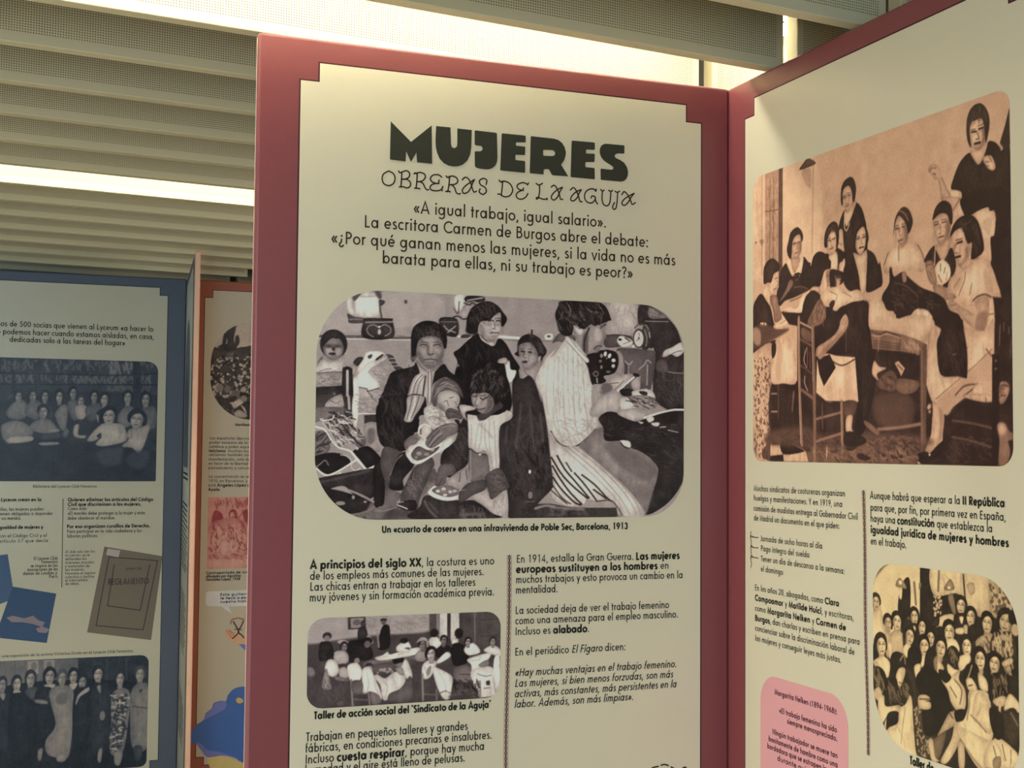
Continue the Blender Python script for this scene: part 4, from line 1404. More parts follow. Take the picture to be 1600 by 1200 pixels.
P 188 428,454 464,439 497,457 524,460 517,482 558,487 521,510 466,525 441,506
H 128 2.3 34 20 19.7 435,458 465,446 513,471 544,489 474,516 447,502
P 88 509,462 524,444 548,448 581,464 577,486 544,480 521,486
S 60 3.1 520,456 544,459 567,470
P 186 567,431 622,436 631,447 591,459 599,492 579,470
S 44 9.2 552,491 568,508 559,532
P 112 346,586 373,555 414,570 407,592 369,607
P 206 354,622 367,593 392,584 414,561 445,572 500,560 500,599 446,636 406,659 374,651
P 92 374,622 402,592 444,607 487,592 468,616 415,644 386,643
E 150 405 620 10.8 7.4
E 140 436 623 10.8 6.6
E 130 394 635 7.7 5.9
E 160 459 606 7.7 5.2
S 215 4.5 360,624 377,653 408,657 448,635 498,599
P 116 431,575 459,539 490,512 538,501 562,515 556,539 521,554 498,574 460,599 439,595
S 58 3.0 441,585 467,550 488,531
S 58 3.0 450,595 475,568 499,549
S 58 3.0 434,563 459,537 478,522
S 156 3.0 446,589 471,558 495,541
S 150 3.0 497,520 533,510 552,515
S 205 4.5 402,541 406,517 431,508 449,518
P 132 388,211 396,181 431,164 471,165 495,188 502,227 491,257 473,283 448,292 420,282 401,259 391,231
B 4.6
P 98 392,226 406,235 423,271 408,270
P 96 500,224 488,232 471,270 488,257
P 158 417,182 470,176 462,187 424,190
P 158 408,218 430,221 427,234 410,230
P 156 464,216 485,216 480,230 466,228
P 100 425,280 448,278 471,280 448,293
B 0.0
S 48 3.8 405,205 418,200 433,204
S 48 3.8 459,203 475,198 489,204
S 72 3.0 402,196 417,191 436,194
S 72 3.0 458,191 475,189 492,195
B 1.5
S 92 6.1 438,205 435,229 441,237
S 168 4.6 447,202 449,226
B 0.0
S 62 4.6 437,237 447,240 458,235
S 60 3.8 421,260 446,256 473,259
S 100 3.0 431,268 448,270 463,266
P 46 372,245 368,193 381,163 415,139 462,134 501,158 512,195 508,214 500,211 492,185 470,169 435,167 402,181 391,211 386,244
H 80 2.3 24 60 30.2 381,185 408,151 462,145 501,173 493,181 462,164 416,165
"""
photo('archive_photo', main, 0.1185, 1.4145, 0.8925, 1.8495, (.125, .10, .09, .12), 0.00125, 150, text=PHOTO_SEWING, ramp=BW, gain=GAIN_M)['label'] = 'large black and white photo of women and children sewing'
PHOTO_WORKSHOP = """
B 1.9
P 152 -7,29 45,-9 473,-5 476,65 267,73 119,84 -6,92
B 0.0
H 135 2.9 60 20 29.0 167,12 468,9 468,58 267,64
p 84 470,-6 514,-4 515,103 471,67
p 182 511,-4 591,-4 592,87 572,101 512,108
p 60 542,-3 556,-2 557,120 543,119
p 130 498,-4 508,-4 510,88 500,83
p 78 591,-6 717,-6 766,25 767,144 677,150 593,102
S 122 4.1 654,-1 656,117
S 60 3.1 676,32 750,30
S 60 3.1 676,96 750,94
p 58 151,2 219,1 222,45 154,48
p 136 161,6 212,5 214,41 164,43
E 100 186 22 14.8 11.4
P 150 112,93 124,84 144,86 158,97 139,102
E 55 74 68 17.4 14.2
E 122 74 76 11.1 10.4
P 46 47,97 66,87 90,94 98,142 48,158
P 52 190,72 192,49 207,37 224,48 231,84 223,98 198,96
E 68 210 27 9.9 12.4
P 150 227,72 240,77 252,99 237,105 225,91
E 56 290 17 13.5 6.7
E 92 290 27 9.0 8.6
P 40 277,64 291,36 311,39 316,71 312,121 271,124
S 130 6.8 267,68 273,117
P 112 224,169 408,156 411,176 249,194
P 90 248,182 409,171 409,190 254,216
D 150 4.4 16 269,202 328,198 329,215 269,219
P 42 154,97 193,87 227,95 248,130 248,158 204,166 160,159
E 36 181 155 24.6 19.0
E 40 181 152 24.6 19.9
E 40 229 93 18.8 14.3
E 105 228 105 11.9 13.3
F 139 112 25 33 0.1 0.5 135 45
P 160 101,132 125,124 152,135 157,163 135,176 106,166
P 60 116,180 135,172 150,177 141,191
P 186 68,178 84,153 111,166 121,199 102,220 75,206
P 130 57,243 73,187 88,235 93,264 64,262
E 46 85 138 16.5 16.0
P 150 119,194 145,186 158,220 131,231
P 112 105,217 156,229 156,239 112,232
E 45 181 155 23.6 19.0
E 128 189 164 10.8 10.4
P 196 155,180 189,172 209,204 200,239 168,240 155,211
E 50 236 191 16.8 17.1
E 120 241 196 9.9 10.5
P 206 212,195 239,190 257,228 286,294 281,315 245,282 215,287 209,228
S 165 2.9 229,210 235,253 230,281
S 165 2.9 254,235 265,273 280,303
P 202 254,228 269,220 299,235 339,213 378,237 364,272 298,319 279,258
S 160 2.9 289,246 309,266 300,309
S 160 2.9 329,229 339,259
P 184 353,180 383,171 405,224 400,243 379,238 358,202
E 36 349 167 23.1 21.1
P 122 336,187 366,179 358,197
P 130 338,201 363,198 374,227 354,223
P 206 258,156 288,148 307,136 318,147 368,135 433,126 421,151 348,163 278,168
S 165 2.4 288,155 313,152
S 165 2.5 348,149 398,139
P 196 345,115 382,98 400,132 368,140 342,134
E 44 371 98 16.2 10.6
P 90 373,126 393,124 393,134
P 140 416,152 444,132 472,140 454,178 419,174
F 445 117 28 35 -0.1 -0.4 135 42
P 150 418,109 438,88 464,96 469,130 461,125 456,103 433,104
P 192 471,96 499,88 521,113 500,134 474,121
E 46 491 74 17.5 16.5
P 42 496,141 531,119 562,135 570,164 505,168
F 529 104 26 32 0 -0.3 128 40
E 42 590 79 17.7 19.6
P 190 561,100 587,101 585,116 564,120
P 38 566,120 619,132 627,191 568,198
P 196 611,139 648,118 679,155 630,165
F 628 114 24 30 0 -0.5 150 44
P 186 693,151 729,131 761,149 762,176
F 730 118 26 30 0 -0.5 150 55
P 192 444,197 470,175 501,183 496,204 476,242 448,243
S 150 3.0 455,202 465,237
P 120 465,208 480,199 475,227 463,232
F 479 154 38 46 -0.1 -0.3 165 38
P 196 500,183 541,148 558,166 511,191
P 206 485,204 511,210 564,242 564,281 554,326 528,322 501,270
S 170 3.0 511,224 537,270 538,318
P 112 573,213 625,201 641,226 641,261 579,257
E 115 617 244 27.2 24.4
S 60 3.0 594,236 641,239
P 202 627,179 716,160 711,186 649,229 641,202
S 165 3.0 646,187 677,184
P 196 643,224 704,210 737,227 733,271 760,316 679,327 649,271
P 60 704,269 718,267 719,282 706,283
S 110 3.6 694,295 720,294
S 120 3.0 667,238 699,249 725,246
P 120 672,203 709,186 714,206 688,214
P 205 735,187 759,173 760,312 736,300
S 122 7.7 168,235 175,330
S 112 3.9 176,283 230,288
S 112 3.9 176,306 231,312
S 122 6.8 235,284 241,331
P 112 243,286 270,293 285,322 251,330
S 118 5.9 362,277 365,322
S 126 7.4 445,228 449,327
S 118 6.0 502,289 504,328
S 128 7.1 678,268 681,331
S 110 4.0 451,303 502,309
P 96 315,295 364,274 394,233 404,253 400,320 320,324
P 100 171,240 210,242 210,285 176,283
P 80 5,175 29,180 39,214 6,226
P 120 5,179 25,185 30,209 6,212
H 85 2.8 40 80 18.9 11,231 151,239 152,324 17,315
H 95 3.5 20 0 30.0 512,302 673,292 673,326 569,325
H 40 4.0 20 60 25.1 574,262 673,267 673,316 574,311
P 90 113,312 142,311 138,328 114,328
"""
photo('archive_photo', main, 0.1105, 1.0682, 0.4907, 1.2340, (.032, .03, .03, .03), 0.00125, 70, text=PHOTO_WORKSHOP, ramp=BW, gain=GAIN_M)['label'] = 'small black and white photo of a sewing workshop'

right = panel('exhibition_panel', (0.45693, 2.76360), -1.20401, 0.955, 0.0675, 0.083, M_MAROON, M_LINE,
              'maroon bordered panel at right standing square to the central one, with a sepia photo', 'maroon display boards', 0.016, 0.015)
lettering('paragraph', [
    ('Muchos sindicatos de costureras organizan', 0.1021, 0.4116, 1.4696),
    ('huelgas y manifestaciones. Y en 1919, una', 0.1018, 0.4029, 1.4501),
    ('comisión de modistas entrega al Gobernador Civil', 0.1018, 0.4489, 1.4296),
    ('de Madrid un documento en el que piden:', 0.1023, 0.3940, 1.4101)], 0.0079, M_INK, right)
lettering('demand_list', [
    ('Jornada de ocho horas al día', 0.1269, 0.3400, 1.3703),
    ('Pago íntegro del sueldo', 0.1287, 0.2975, 1.3505),
    ('Tener un día de descanso a la semana:', 0.1287, 0.4091, 1.3300),
    ('el domingo', 0.1287, 0.2078, 1.3098)], 0.0078, M_INK, right)
lettering('paragraph', [
    ('En los años 20, abogadas, como *Clara*', 0.1060, 0.3921, 1.2701),
    ('*Campoamor* y *Matilde Huici*, y escritoras,', 0.1065, 0.4359, 1.2498),
    ('como *Margarita Nelken* y *Carmen de*', 0.1064, 0.4125, 1.2292),
    ('*Burgos*, dan charlas y escriben en prensa para', 0.1069, 0.4533, 1.2095),
    ('concienciar sobre la discriminación laboral de', 0.1071, 0.4378, 1.1895),
    ('las mujeres y conseguir leyes más justas.', 0.1071, 0.3974, 1.1694)], 0.0079, M_INK, right)
lettering('paragraph', [
    ('Aunque habrá que esperar a la *II República*', 0.4860, 0.8186, 1.4683),
    ('para que, por fin, por primera vez en España,', 0.4869, 0.8202, 1.4474),
    ('haya una *constitución* que establezca la', 0.4871, 0.7912, 1.4284),
    ('*igualdad jurídica de mujeres y hombres*', 0.4877, 0.8262, 1.4087),
    ('en el trabajo.', 0.4875, 0.5837, 1.3889)], 0.0090, M_INK, right)
M_PINK = plain('pink_note', srgb(228, 164, 172), 0.55, 0.3, 0.02, 10)
note = flat('quote_box', [[rounded(0.1254, 0.80, 0.4177, 1.1090, 0.055)]], 0.0012, M_PINK, right)
lettering('quote_text', [
    ('*Margarita Nelken (1894-1968):*', 0.1788, 0.3846, 1.0752),
    ('*«El trabajo femenino ha sido*', 0.1953, 0.3844, 1.0426),
    ('*siempre menospreciado.*', 0.2226, 0.3853, 1.0272),
    ('*Ningún trabajador se muere tan*', 0.1710, 0.3865, 0.9968),
    ('*bonitamente de hambre como una*', 0.1568, 0.3864, 0.9804),
    ('*bordadora que se estropea la vista*', 0.1519, 0.3883, 0.9654),
    ('*durante quince horas*', 0.1885, 0.3665, 0.9495)], 0.0070, M_PLUM, note, 0.0018, 0.19, 0.27)
braid(right, 0.4662, 1.4827, 0.4764, 1.0223, M_STITCH, M_STITCHR)
BARBS = [[(0.0901,1.3866),(0.0881,1.3770),(0.0913,1.3667),(0.0897,1.3540),(0.0913,1.3394),(0.0897,1.3288),(0.0921,1.3227),(0.0897,1.3141)], [(0.0901,1.3782),(0.1033,1.3763),(0.1182,1.3764)], [(0.0881,1.3738),(0.0933,1.3784),(0.0973,1.3751)], [(0.0901,1.3571),(0.1032,1.3554),(0.1182,1.3560)], [(0.0881,1.3538),(0.0933,1.3588),(0.0973,1.3541)], [(0.0901,1.3372),(0.1032,1.3357),(0.1182,1.3352)], [(0.0881,1.3328),(0.0933,1.3385),(0.0973,1.3340)]]
drawn('thread_bracket', BARBS, 0.0016, 0.0014, M_INK, right)
lettering('photo_caption', [
    ('*Taller de*', 0.5907, 0.6501, 1.0324)], 0.0092, M_INK, right)
PHOTO_TABLE = """
B 7.7
P 184 -4,-19 439,6 437,453 -4,400
B 0.0
p 182 -4,-41 70,-5 69,430 -4,422
S 120 3.0 70,4 69,409
p 148 94,2 196,1 195,445 93,433
S 105 5.3 130,29 127,355
S 100 5.3 157,27 155,359
H 118 3.5 60 90 23.6 114,34 180,34 176,358 113,354
p 84 194,-2 223,-5 219,448 190,444
S 84 3.0 196,1 192,423
S 88 4.1 94,155 149,161 219,162
E 90 24 271 7.4 3.9
H 90 2.4 10 40 11.9 53,263 85,268 85,289 53,285
B 2.8
S 138 4.9 434,9 428,192 423,370
P 160 353,42 411,41 417,116 382,97
B 0.0
H 165 2.7 70 90 21.6 453,17 879,62 876,395 452,333
P 74 339,33 368,12 386,2 407,2 450,29 404,35
S 178 2.7 382,37 407,37
P 50 631,238 651,250 693,221 732,247 755,297 762,332 760,416 665,485 626,480 621,350 593,314 603,273
H 66 2.5 20 70 25.4 628,304 693,252 743,276 749,315 679,335 647,362
P 176 631,239 651,247 690,217 702,225 667,279 644,301 629,277
S 205 4.1 630,277 631,304 644,316 661,294
P 168 617,172 629,159 658,154 676,172 686,204 673,233 651,248 631,231 618,200
P 54 609,175 615,149 635,129 671,124 693,144 701,176 693,213 683,217 675,179 658,154 629,159 619,177 620,218 610,211
S 88 4.3 620,194 639,192
S 88 4.3 648,188 666,189
S 82 2.6 619,187 639,184
S 82 2.6 645,180 665,181
S 118 3.6 638,196 638,216 644,217
S 80 4.3 639,226 657,225
P 176 593,311 618,310 624,358 628,392 594,384 578,364
S 120 3.1 594,354 614,365
P 50 514,382 547,392 581,372 627,394 635,422 600,430 587,471 540,468 520,415
P 182 534,391 582,386 588,444 580,457 539,444
P 174 522,332 538,312 565,302 583,321 585,361 568,386 547,392 527,378 521,351
P 52 503,353 507,309 528,281 562,270 589,286 596,327 589,367 580,372 579,328 563,302 538,313 524,333 522,360
S 84 4.4 527,338 545,337
S 84 4.4 554,335 572,333
S 82 2.7 526,330 545,329
S 118 3.1 548,339 544,357 552,359
S 74 4.4 538,369 559,368
P 170 592,458 614,427 630,416 632,442 608,472
P 48 757,400 803,422 829,463 838,457 852,529 828,547 758,551 763,470 765,421
P 48 691,399 682,425 659,484 623,464 626,509 665,541 725,547 716,487 694,430
P 184 685,402 723,416 759,403 765,424 761,470 754,549 727,550 715,487 691,426
P 176 697,349 711,328 743,316 762,340 758,378 742,406 723,416 701,396 694,372
P 50 691,407 691,352 705,320 730,311 762,328 774,361 767,381 754,396 758,351 744,317 712,329 699,354 695,392
S 72 4.6 703,357 721,355
S 72 4.6 739,355 756,355
S 77 2.5 701,349 721,348
S 77 2.5 737,346 756,347
S 112 3.4 731,355 733,376 741,378
S 70 5.9 719,391 746,390
P 48 244,384 210,409 191,453 173,527 202,547 236,525 300,474 394,460 413,409 398,399 363,376 351,435 300,445 263,409
P 152 277,371 337,371 338,421 302,430
P 198 247,367 273,366 286,406 308,430 339,392 346,372 346,372 365,379 366,387 351,431 322,440 293,443 263,408 246,371
P 166 282,322 301,291 338,284 353,311 349,352 323,374 293,362
P 52 251,330 263,298 279,267 323,254 354,274 364,300 353,315 339,285 301,292 287,322 282,370 260,358
S 90 5.7 297,315 317,314
S 90 5.6 329,314 346,314
S 112 3.3 323,317 321,335 329,337
S 90 4.7 308,354 330,352
B 3.3
P 130 337,317 352,315 348,354 326,371 330,349
B 0.0
P 175 69,482 117,447 129,489 138,524 125,544
P 176 115,449 137,445 156,415 189,401 192,445 189,476 148,496 123,488
P 50 80,418 85,380 117,356 156,354 196,382 193,407 158,415 137,447 117,445 85,448
S 88 3.9 165,436 184,435
S 88 3.9 154,478 179,474
S 120 3.4 179,445 191,461 178,464
P 52 2,536 29,500 65,485 101,516 136,554 160,615 203,628 156,633 61,612 2,620
P 122 127,506 173,502 196,547 211,599 163,608 152,564
P 180 53,607 69,601 107,609 102,618
P 190 202,676 256,678 292,718 315,757 318,810 306,839 322,864 319,798 317,816 307,834 315,860 143,848 132,788 144,750 146,750 172,735 163,688
B 3.8
P 172 155,768 202,729 201,850 147,848
B 0.0
P 42 2,680 85,686 167,680 149,692 2,723
P 48 156,692 177,735 152,752 141,716
B 2.7
P 82 2,620 85,614 202,637 268,646 163,676 61,698 2,703
P 140 6,620 53,632 62,676 45,693 6,677
B 0.0
P 181 158,619 225,600 257,594 268,612 225,639 163,634
S 110 2.8 202,619 247,606
S 200 4.5 226,592 229,604
P 170 1,722 148,693 141,856 133,845 140,941 136,1074 126,1157 43,1158 5,1117 0,741
D 100 5.4 150 7,742 126,749 136,941 132,1074 125,1150 43,1151 10,1113
H 90 3.6 60 50 18.1 7,742 126,749 136,941 132,1074 125,1150 43,1151 10,1113
S 140 5.2 132,757 136,941 132,1154
P 50 300,441 366,444 394,481 423,496 394,509 300,525 240,531 202,548 189,529 233,512 270,479 279,451
P 112 269,454 294,461 287,481 225,521 198,528 240,492
S 118 6.7 274,536 322,531 360,522
S 90 4.4 300,486 351,488 394,501
E 44 323 447 31.0 16.5
D 120 3.3 12 300,432 351,439 351,465 300,459
p 42 221,576 354,589 336,616 266,608
P 206 216,572 255,557 314,569 336,552 358,522 385,527 367,555 351,587 292,582
S 80 3.4 225,571 277,573 307,570 351,580
P 42 416,414 432,383 465,369 507,381 539,410 546,419 539,446 506,446 486,479 472,502 437,498 394,498 343,475 351,439 402,420
P 174 484,492 503,449 539,445 543,486 528,508 507,526 478,527 465,505
B 3.3
P 122 513,454 540,450 541,482 523,503
B 0.0
S 84 4.0 518,468 537,467
S 100 3.1 520,505 540,503
P 44 540,450 587,454 630,473 616,506 560,515 540,509
S 120 4.1 570,473 584,489 607,489
S 120 4.1 574,487 587,499 603,499
P 165 405,512 437,498 470,505 473,527 451,520
P 52 369,543 401,518 451,519 487,543 514,582 536,616 522,670 506,709 463,739 450,705 422,638 349,615 358,575
P 118 385,631 422,589 450,556 485,547 510,582 514,614 464,648 422,643
H 80 3.2 26 110 48.4 401,628 422,593 457,560 506,585 505,613 464,641
P 44 512,598 526,583 593,594 690,578 747,582 785,607 771,638 789,730 807,768 788,874 793,942 755,992 743,1053 709,1059 698,939 692,818 689,778 611,764 528,757 491,720 519,670
H 62 3.6 60 80 41.5 533,600 690,588 765,614 776,729 794,876 702,762 559,744
P 189 478,532 520,514 560,513 600,524 652,541 709,539 742,563 734,574 690,577 593,595 586,606 556,599 566,571 533,569 519,583 492,561
S 128 3.6 547,534 581,553 568,576
S 128 3.6 600,530 642,549
S 120 3.1 519,551 553,548
S 128 3.0 645,564 690,561
P 40 533,574 560,567 565,583 546,589
P 154 448,767 450,741 505,713 559,689 592,660 599,637 629,620 646,638 649,661 612,698 559,729 505,761 477,779
B 4.4
P 120 456,769 505,741 599,677 618,694 559,732 484,777
B 0.0
S 95 3.0 612,654 629,636
S 95 3.0 625,659 642,645
S 110 2.5 645,673 638,762
S 85 2.6 539,753 714,768
P 190 525,758 689,780 690,795 696,880 695,805 708,942 623,939 516,932 454,907 450,827 467,828 495,879 574,812 538,780
B 4.9
P 172 601,806 630,808 635,934 600,933
P 172 580,494 600,492 600,571 573,568
B 0.0
S 68 4.6 548,785 611,805 684,790
P 38 454,766 541,771 575,812 541,842 495,878 468,824
H 150 4.3 14 90 38.0 365,727 407,734 411,815 379,805
P 50 343,721 415,730 414,823 350,804
S 110 3.2 379,732 375,805
S 110 3.2 395,733 391,810
S 112 3.2 409,738 407,815
S 150 4.3 383,724 365,764 382,806
P 100 354,657 408,671 416,711 354,698
S 158 5.5 342,619 416,654
S 90 6.6 345,694 413,727
S 80 7.1 341,791 415,828
S 134 15.9 335,604 336,737 338,865
S 170 3.8 329,613 330,737
S 120 18.2 428,648 431,744 434,869
S 90 4.3 437,663 442,785
B 2.0
P 60 140,849 313,861 326,946 352,947 442,913 707,943 759,999 742,1059 622,1093 441,1104 351,1112 143,1078
B 0.0
S 92 7.2 189,855 190,1010
S 150 6.2 142,892 175,893
S 150 6.2 142,962 177,963
B 2.5
S 112 10.9 295,897 288,952
S 95 10.1 227,947 243,981
B 0.0
E 200 279 973 4.0 4.5
P 92 125,1078 246,1049 441,1093 622,1079 759,1046 888,1044 887,1162 125,1160
H 65 6.0 50 20 30.1 246,1056 622,1076 888,1060 887,1156 440,1158
H 122 4.7 40 10 28.5 441,1100 881,1067 881,1153 478,1154
p 183 132,1081 209,1076 220,1132 130,1139
p 183 223,1132 378,1118 394,1159 227,1159
p 44 130,1140 220,1133 225,1158 127,1157
P 42 209,1075 325,1093 377,1117 225,1131
S 110 7.0 259,1078 325,1101 371,1115
S 150 5.8 348,1079 345,910 333,762
S 138 13.8 333,762 343,910 350,1075
S 112 10.7 352,890 385,906 420,920
S 150 4.9 372,878 391,893
S 122 17.2 436,790 435,949 437,1159
S 150 3.8 431,804 431,1129
S 128 8.1 449,1001 601,977
S 128 9.0 448,1083 600,1053
S 122 14.5 610,938 612,1121
S 160 3.6 607,947 608,1093
S 100 6.6 485,972 489,1054
S 110 2.3 517,933 512,1001
S 195 4.2 510,1068 516,1104 513,1143
P 166 639,1000 676,986 669,1038 698,1059 639,1053
P 46 622,1055 669,1049 703,1061 738,1070 708,1101 651,1116 628,1093
P 112 754,1009 830,1047 814,1060 745,1019
P 52 697,1134 725,1124 780,1144 725,1148
P 52 753,1090 808,1093 792,1098
P 52 813,1140 856,1120 881,1121 845,1133
P 128 720,1066 764,1060 770,1087 736,1093
P 186 741,578 784,582 838,591 891,634 891,697 776,687 771,630 787,608
P 112 782,688 894,697 893,770 796,761
S 162 4.3 788,709 831,715 855,710 890,719
S 92 2.4 789,726 890,737
S 92 2.4 792,741 890,752
S 60 4.3 783,692 813,701 837,698 873,699
S 160 3.3 828,721 826,766
P 48 796,760 893,769 892,837 836,837 806,791
P 172 791,805 812,798 821,829 833,837 819,856 793,830
P 160 842,827 872,832 848,840
P 130 824,848 842,856 830,874
P 56 794,787 891,793 890,859 869,841 837,833 810,852
P 90 803,909 890,905 889,1037 819,1040 797,993
H 115 2.6 30 30 12.8 810,912 883,912 882,1034 825,1033
P 108 842,863 890,859 890,909 847,904
H 60 2.5 20 20 12.7 848,867 883,865 883,905 847,900
S 122 7.6 825,1043 857,1039 888,1043
P 46 1298,167 1320,194 1341,214 1366,190 1384,151 1417,160 1449,190 1477,179 1477,386 1273,353 1260,288 1212,269 1220,239 1254,189
H 62 2.5 40 75 29.6 1239,240 1314,213 1457,215 1469,378 1288,348
P 174 1301,163 1335,166 1381,151 1366,190 1342,214 1320,194
p 48 1478,65 1480,180 1448,192 1436,164 1459,116
P 162 1436,170 1449,183 1441,191
P 168 1301,80 1326,69 1354,68 1370,96 1372,137 1355,161 1335,166 1309,151 1301,115
B 4.0
P 128 1357,100 1372,103 1370,143 1350,161 1339,166 1357,140
B 0.0
P 52 1285,87 1292,47 1317,22 1351,21 1376,43 1390,74 1389,111 1374,152 1368,102 1355,70 1326,70 1304,75 1301,108 1306,152 1291,129
S 52 6.2 1309,103 1330,106
S 52 6.2 1342,101 1361,101
S 76 2.8 1305,95 1327,98
S 76 2.8 1338,91 1363,89
S 108 4.1 1332,105 1343,131 1329,130
S 46 8.2 1324,144 1348,145
B 1.8
S 130 3.3 1325,154 1344,156
B 0.0
P 174 1362,196 1380,193 1400,200 1416,233 1406,245 1382,234 1370,218 1363,210
S 88 2.8 1369,210 1388,215
S 88 2.7 1376,225 1388,228
S 95 2.8 1387,197 1399,217
P 162 1097,185 1109,170 1131,170 1158,192 1166,222 1189,262 1206,286 1209,319 1195,305 1165,300 1158,263 1150,229 1130,221 1114,202
S 76 3.5 1124,200 1135,206
S 100 3.1 1104,189 1117,181 1136,185
S 108 2.6 1166,222 1189,262 1206,289 1214,319
S 112 2.2 1151,228 1159,263 1166,300
P 175 1207,272 1250,287 1219,335 1213,311
P 166 1258,298 1274,353 1224,344
P 162 1162,288 1256,305 1218,340
S 92 3.0 1253,306 1218,338
P 174 1217,362 1224,339 1257,316 1274,344 1267,365
P 46 1267,303 1479,341 1478,758 1403,752 1400,637 1432,630 1391,539 1392,448 1414,403 1409,370 1376,355 1308,367 1274,364
P 190 1308,368 1376,355 1389,369 1408,372 1414,396 1407,447 1390,455 1392,528 1347,507 1363,475 1348,427 1333,390
B 2.7
P 172 1358,394 1398,393 1388,444 1368,430
B 0.0
P 183 856,478 889,424 938,415 987,411 1040,421 1074,476 1068,520 1020,507 973,509 925,518 907,492 875,505
S 84 3.5 860,471 884,430
S 84 3.3 1043,426 1067,460 1076,487
S 118 4.8 941,416 941,466
P 167 920,343 927,317 963,314 982,341 993,381 984,411 956,422 938,404 924,374
P 60 913,377 921,323 945,293 971,285 1000,302 1017,341 1005,371 990,380 984,353 969,331 942,311 924,334
S 130 3.9 945,293 975,309 993,335
S 78 5.9 925,354 942,354
S 78 5.8 961,352 978,352
S 75 2.9 924,345 942,344
S 75 2.9 958,343 978,343
S 122 3.9 949,352 944,376 955,379
S 84 4.5 939,398 963,396
B 2.7
P 130 975,344 991,377 981,410 959,420 968,393
B 0.0
P 48 1075,487 1101,453 1127,441 1140,462 1165,494 1202,460 1225,474 1229,532 1201,565 1194,587 1156,568 1120,504
H 64 2.8 30 70 27.7 1090,485 1124,460 1157,494 1211,479 1221,531 1200,558
P 158 1134,439 1208,419 1202,460 1168,496 1140,463
P 168 1120,355 1147,339 1190,348 1206,380 1200,416 1168,441 1146,434 1129,405
B 3.2
P 128 1188,366 1206,376 1200,414 1171,439 1180,402
B 0.0
P 50 1118,353 1130,320 1153,302 1181,300 1209,319 1217,353 1213,383 1204,378 1190,348 1158,339 1129,350
S 80 5.1 1130,373 1148,371
S 80 5.0 1164,370 1187,370
S 78 3.1 1128,364 1148,363
S 78 3.1 1161,361 1187,362
S 112 4.1 1155,376 1159,403 1147,403
S 84 4.6 1148,416 1173,415
S 172 5.5 1131,446 1126,505
P 204 1125,523 1146,496 1173,494 1201,518 1203,552 1178,571 1149,571
S 95 4.1 1156,505 1156,528
S 95 4.0 1179,519 1173,537
S 95 4.1 1145,540 1161,565
S 120 3.1 1189,535 1183,560
P 134 1080,491 1113,488 1130,524 1135,569 1106,562 1088,530
S 92 3.1 1089,500 1118,500
S 92 3.1 1101,524 1112,540
P 140 1117,574 1156,574 1232,620 1182,626 1139,607
P 162 1247,520 1295,505 1343,511 1285,533 1269,542
P 184 1202,558 1243,541 1274,538 1347,510 1392,539 1430,627 1432,645 1395,637 1350,628 1319,644 1309,657 1262,652 1242,621 1215,608 1189,598
B 3.6
P 165 1356,548 1386,566 1405,617 1370,620
P 165 1221,560 1263,558 1247,592 1220,604
B 0.0
S 118 3.9 1275,545 1270,573 1252,601 1242,618
S 118 3.0 1305,585 1294,619
S 110 3.1 1248,564 1221,589
S 55 4.3 1308,642 1330,630 1365,627 1395,641
S 77 3.2 1397,639 1430,644
P 182 1379,649 1401,648 1404,752 1369,742 1377,694
S 74 2.5 1375,691 1400,691
P 160 1318,646 1350,632 1381,639 1375,704 1355,742 1313,731 1262,695 1230,667 1193,671 1189,641 1210,624 1241,646 1293,673 1329,687
B 3.6
P 128 1329,686 1374,683 1354,738 1318,729
P 125 1251,683 1303,716 1283,707
B 0.0
S 100 2.7 1199,645 1231,645
P 174 1214,436 1223,408 1263,399 1292,455 1318,448 1307,471 1297,495 1275,514 1248,521 1230,504 1222,477 1216,462
B 2.7
P 140 1275,470 1301,467 1293,494 1272,513 1253,519 1275,495
B 0.0
P 46 1206,413 1223,383 1255,366 1297,366 1329,385 1349,424 1361,475 1352,496 1316,510 1301,503 1307,457 1286,455 1266,411 1261,401 1229,406 1208,422
S 105 2.2 1271,398 1303,385
S 80 2.6 1323,399 1337,436 1342,472
S 44 6.6 1237,448 1261,446
S 68 3.4 1231,438 1261,437
S 112 4.0 1230,450 1222,474 1237,480
S 42 7.1 1229,493 1252,492
P 192 850,611 869,633 917,660 972,671 995,664 1030,667 1031,642 1051,642 1089,654 1122,683 1144,710 1165,733 849,708
P 45 850,575 888,537 890,490 901,484 916,517 961,507 1002,535 1060,571 1133,598 1177,625 1199,660 1246,682 1262,741 1154,732 1121,683 1088,650 1031,641 995,664 966,669 918,657 912,637 862,628 850,607
H 78 2.9 50 30 19.6 888,552 1060,579 1177,639 1133,653 924,626
P 130 958,510 979,511 982,540 964,542
S 90 3.9 919,540 984,559 1043,600
P 192 1029,643 1051,642 1056,668 1036,667
P 192 1066,651 1093,653 1094,672 1071,668
P 182 1098,713 1132,703 1151,725 1110,725
P 190 835,658 1114,683 1121,701 1101,716 1074,757 1041,741 947,714 835,692
B 3.5
P 176 988,698 1074,697 1080,736 1021,727
B 0.0
p 112 835,693 947,717 1069,753 1054,792 834,764
S 165 4.5 835,717 892,721 940,730
S 165 3.8 954,743 1047,761
H 60 2.8 40 10 34.1 835,699 940,718 940,764 834,759
H 160 2.7 20 60 21.9 954,726 1061,755 1047,784 954,761
p 50 834,765 1055,793 1054,883 918,869 834,846
P 175 917,816 953,813 972,840 954,864 939,843
S 72 3.3 925,825 963,838
P 112 918,870 1041,887 1033,908 952,918 925,903
P 90 834,855 918,842 925,912 833,909
H 60 4.5 20 40 22.7 834,846 918,842 925,912 833,909
p 48 833,914 1054,917 1051,1036 832,1047
B 2.5
P 90 875,963 999,967 998,1018 889,1025
B 0.0
P 92 832,1051 1051,1053 1076,1108 1050,1159 831,1161
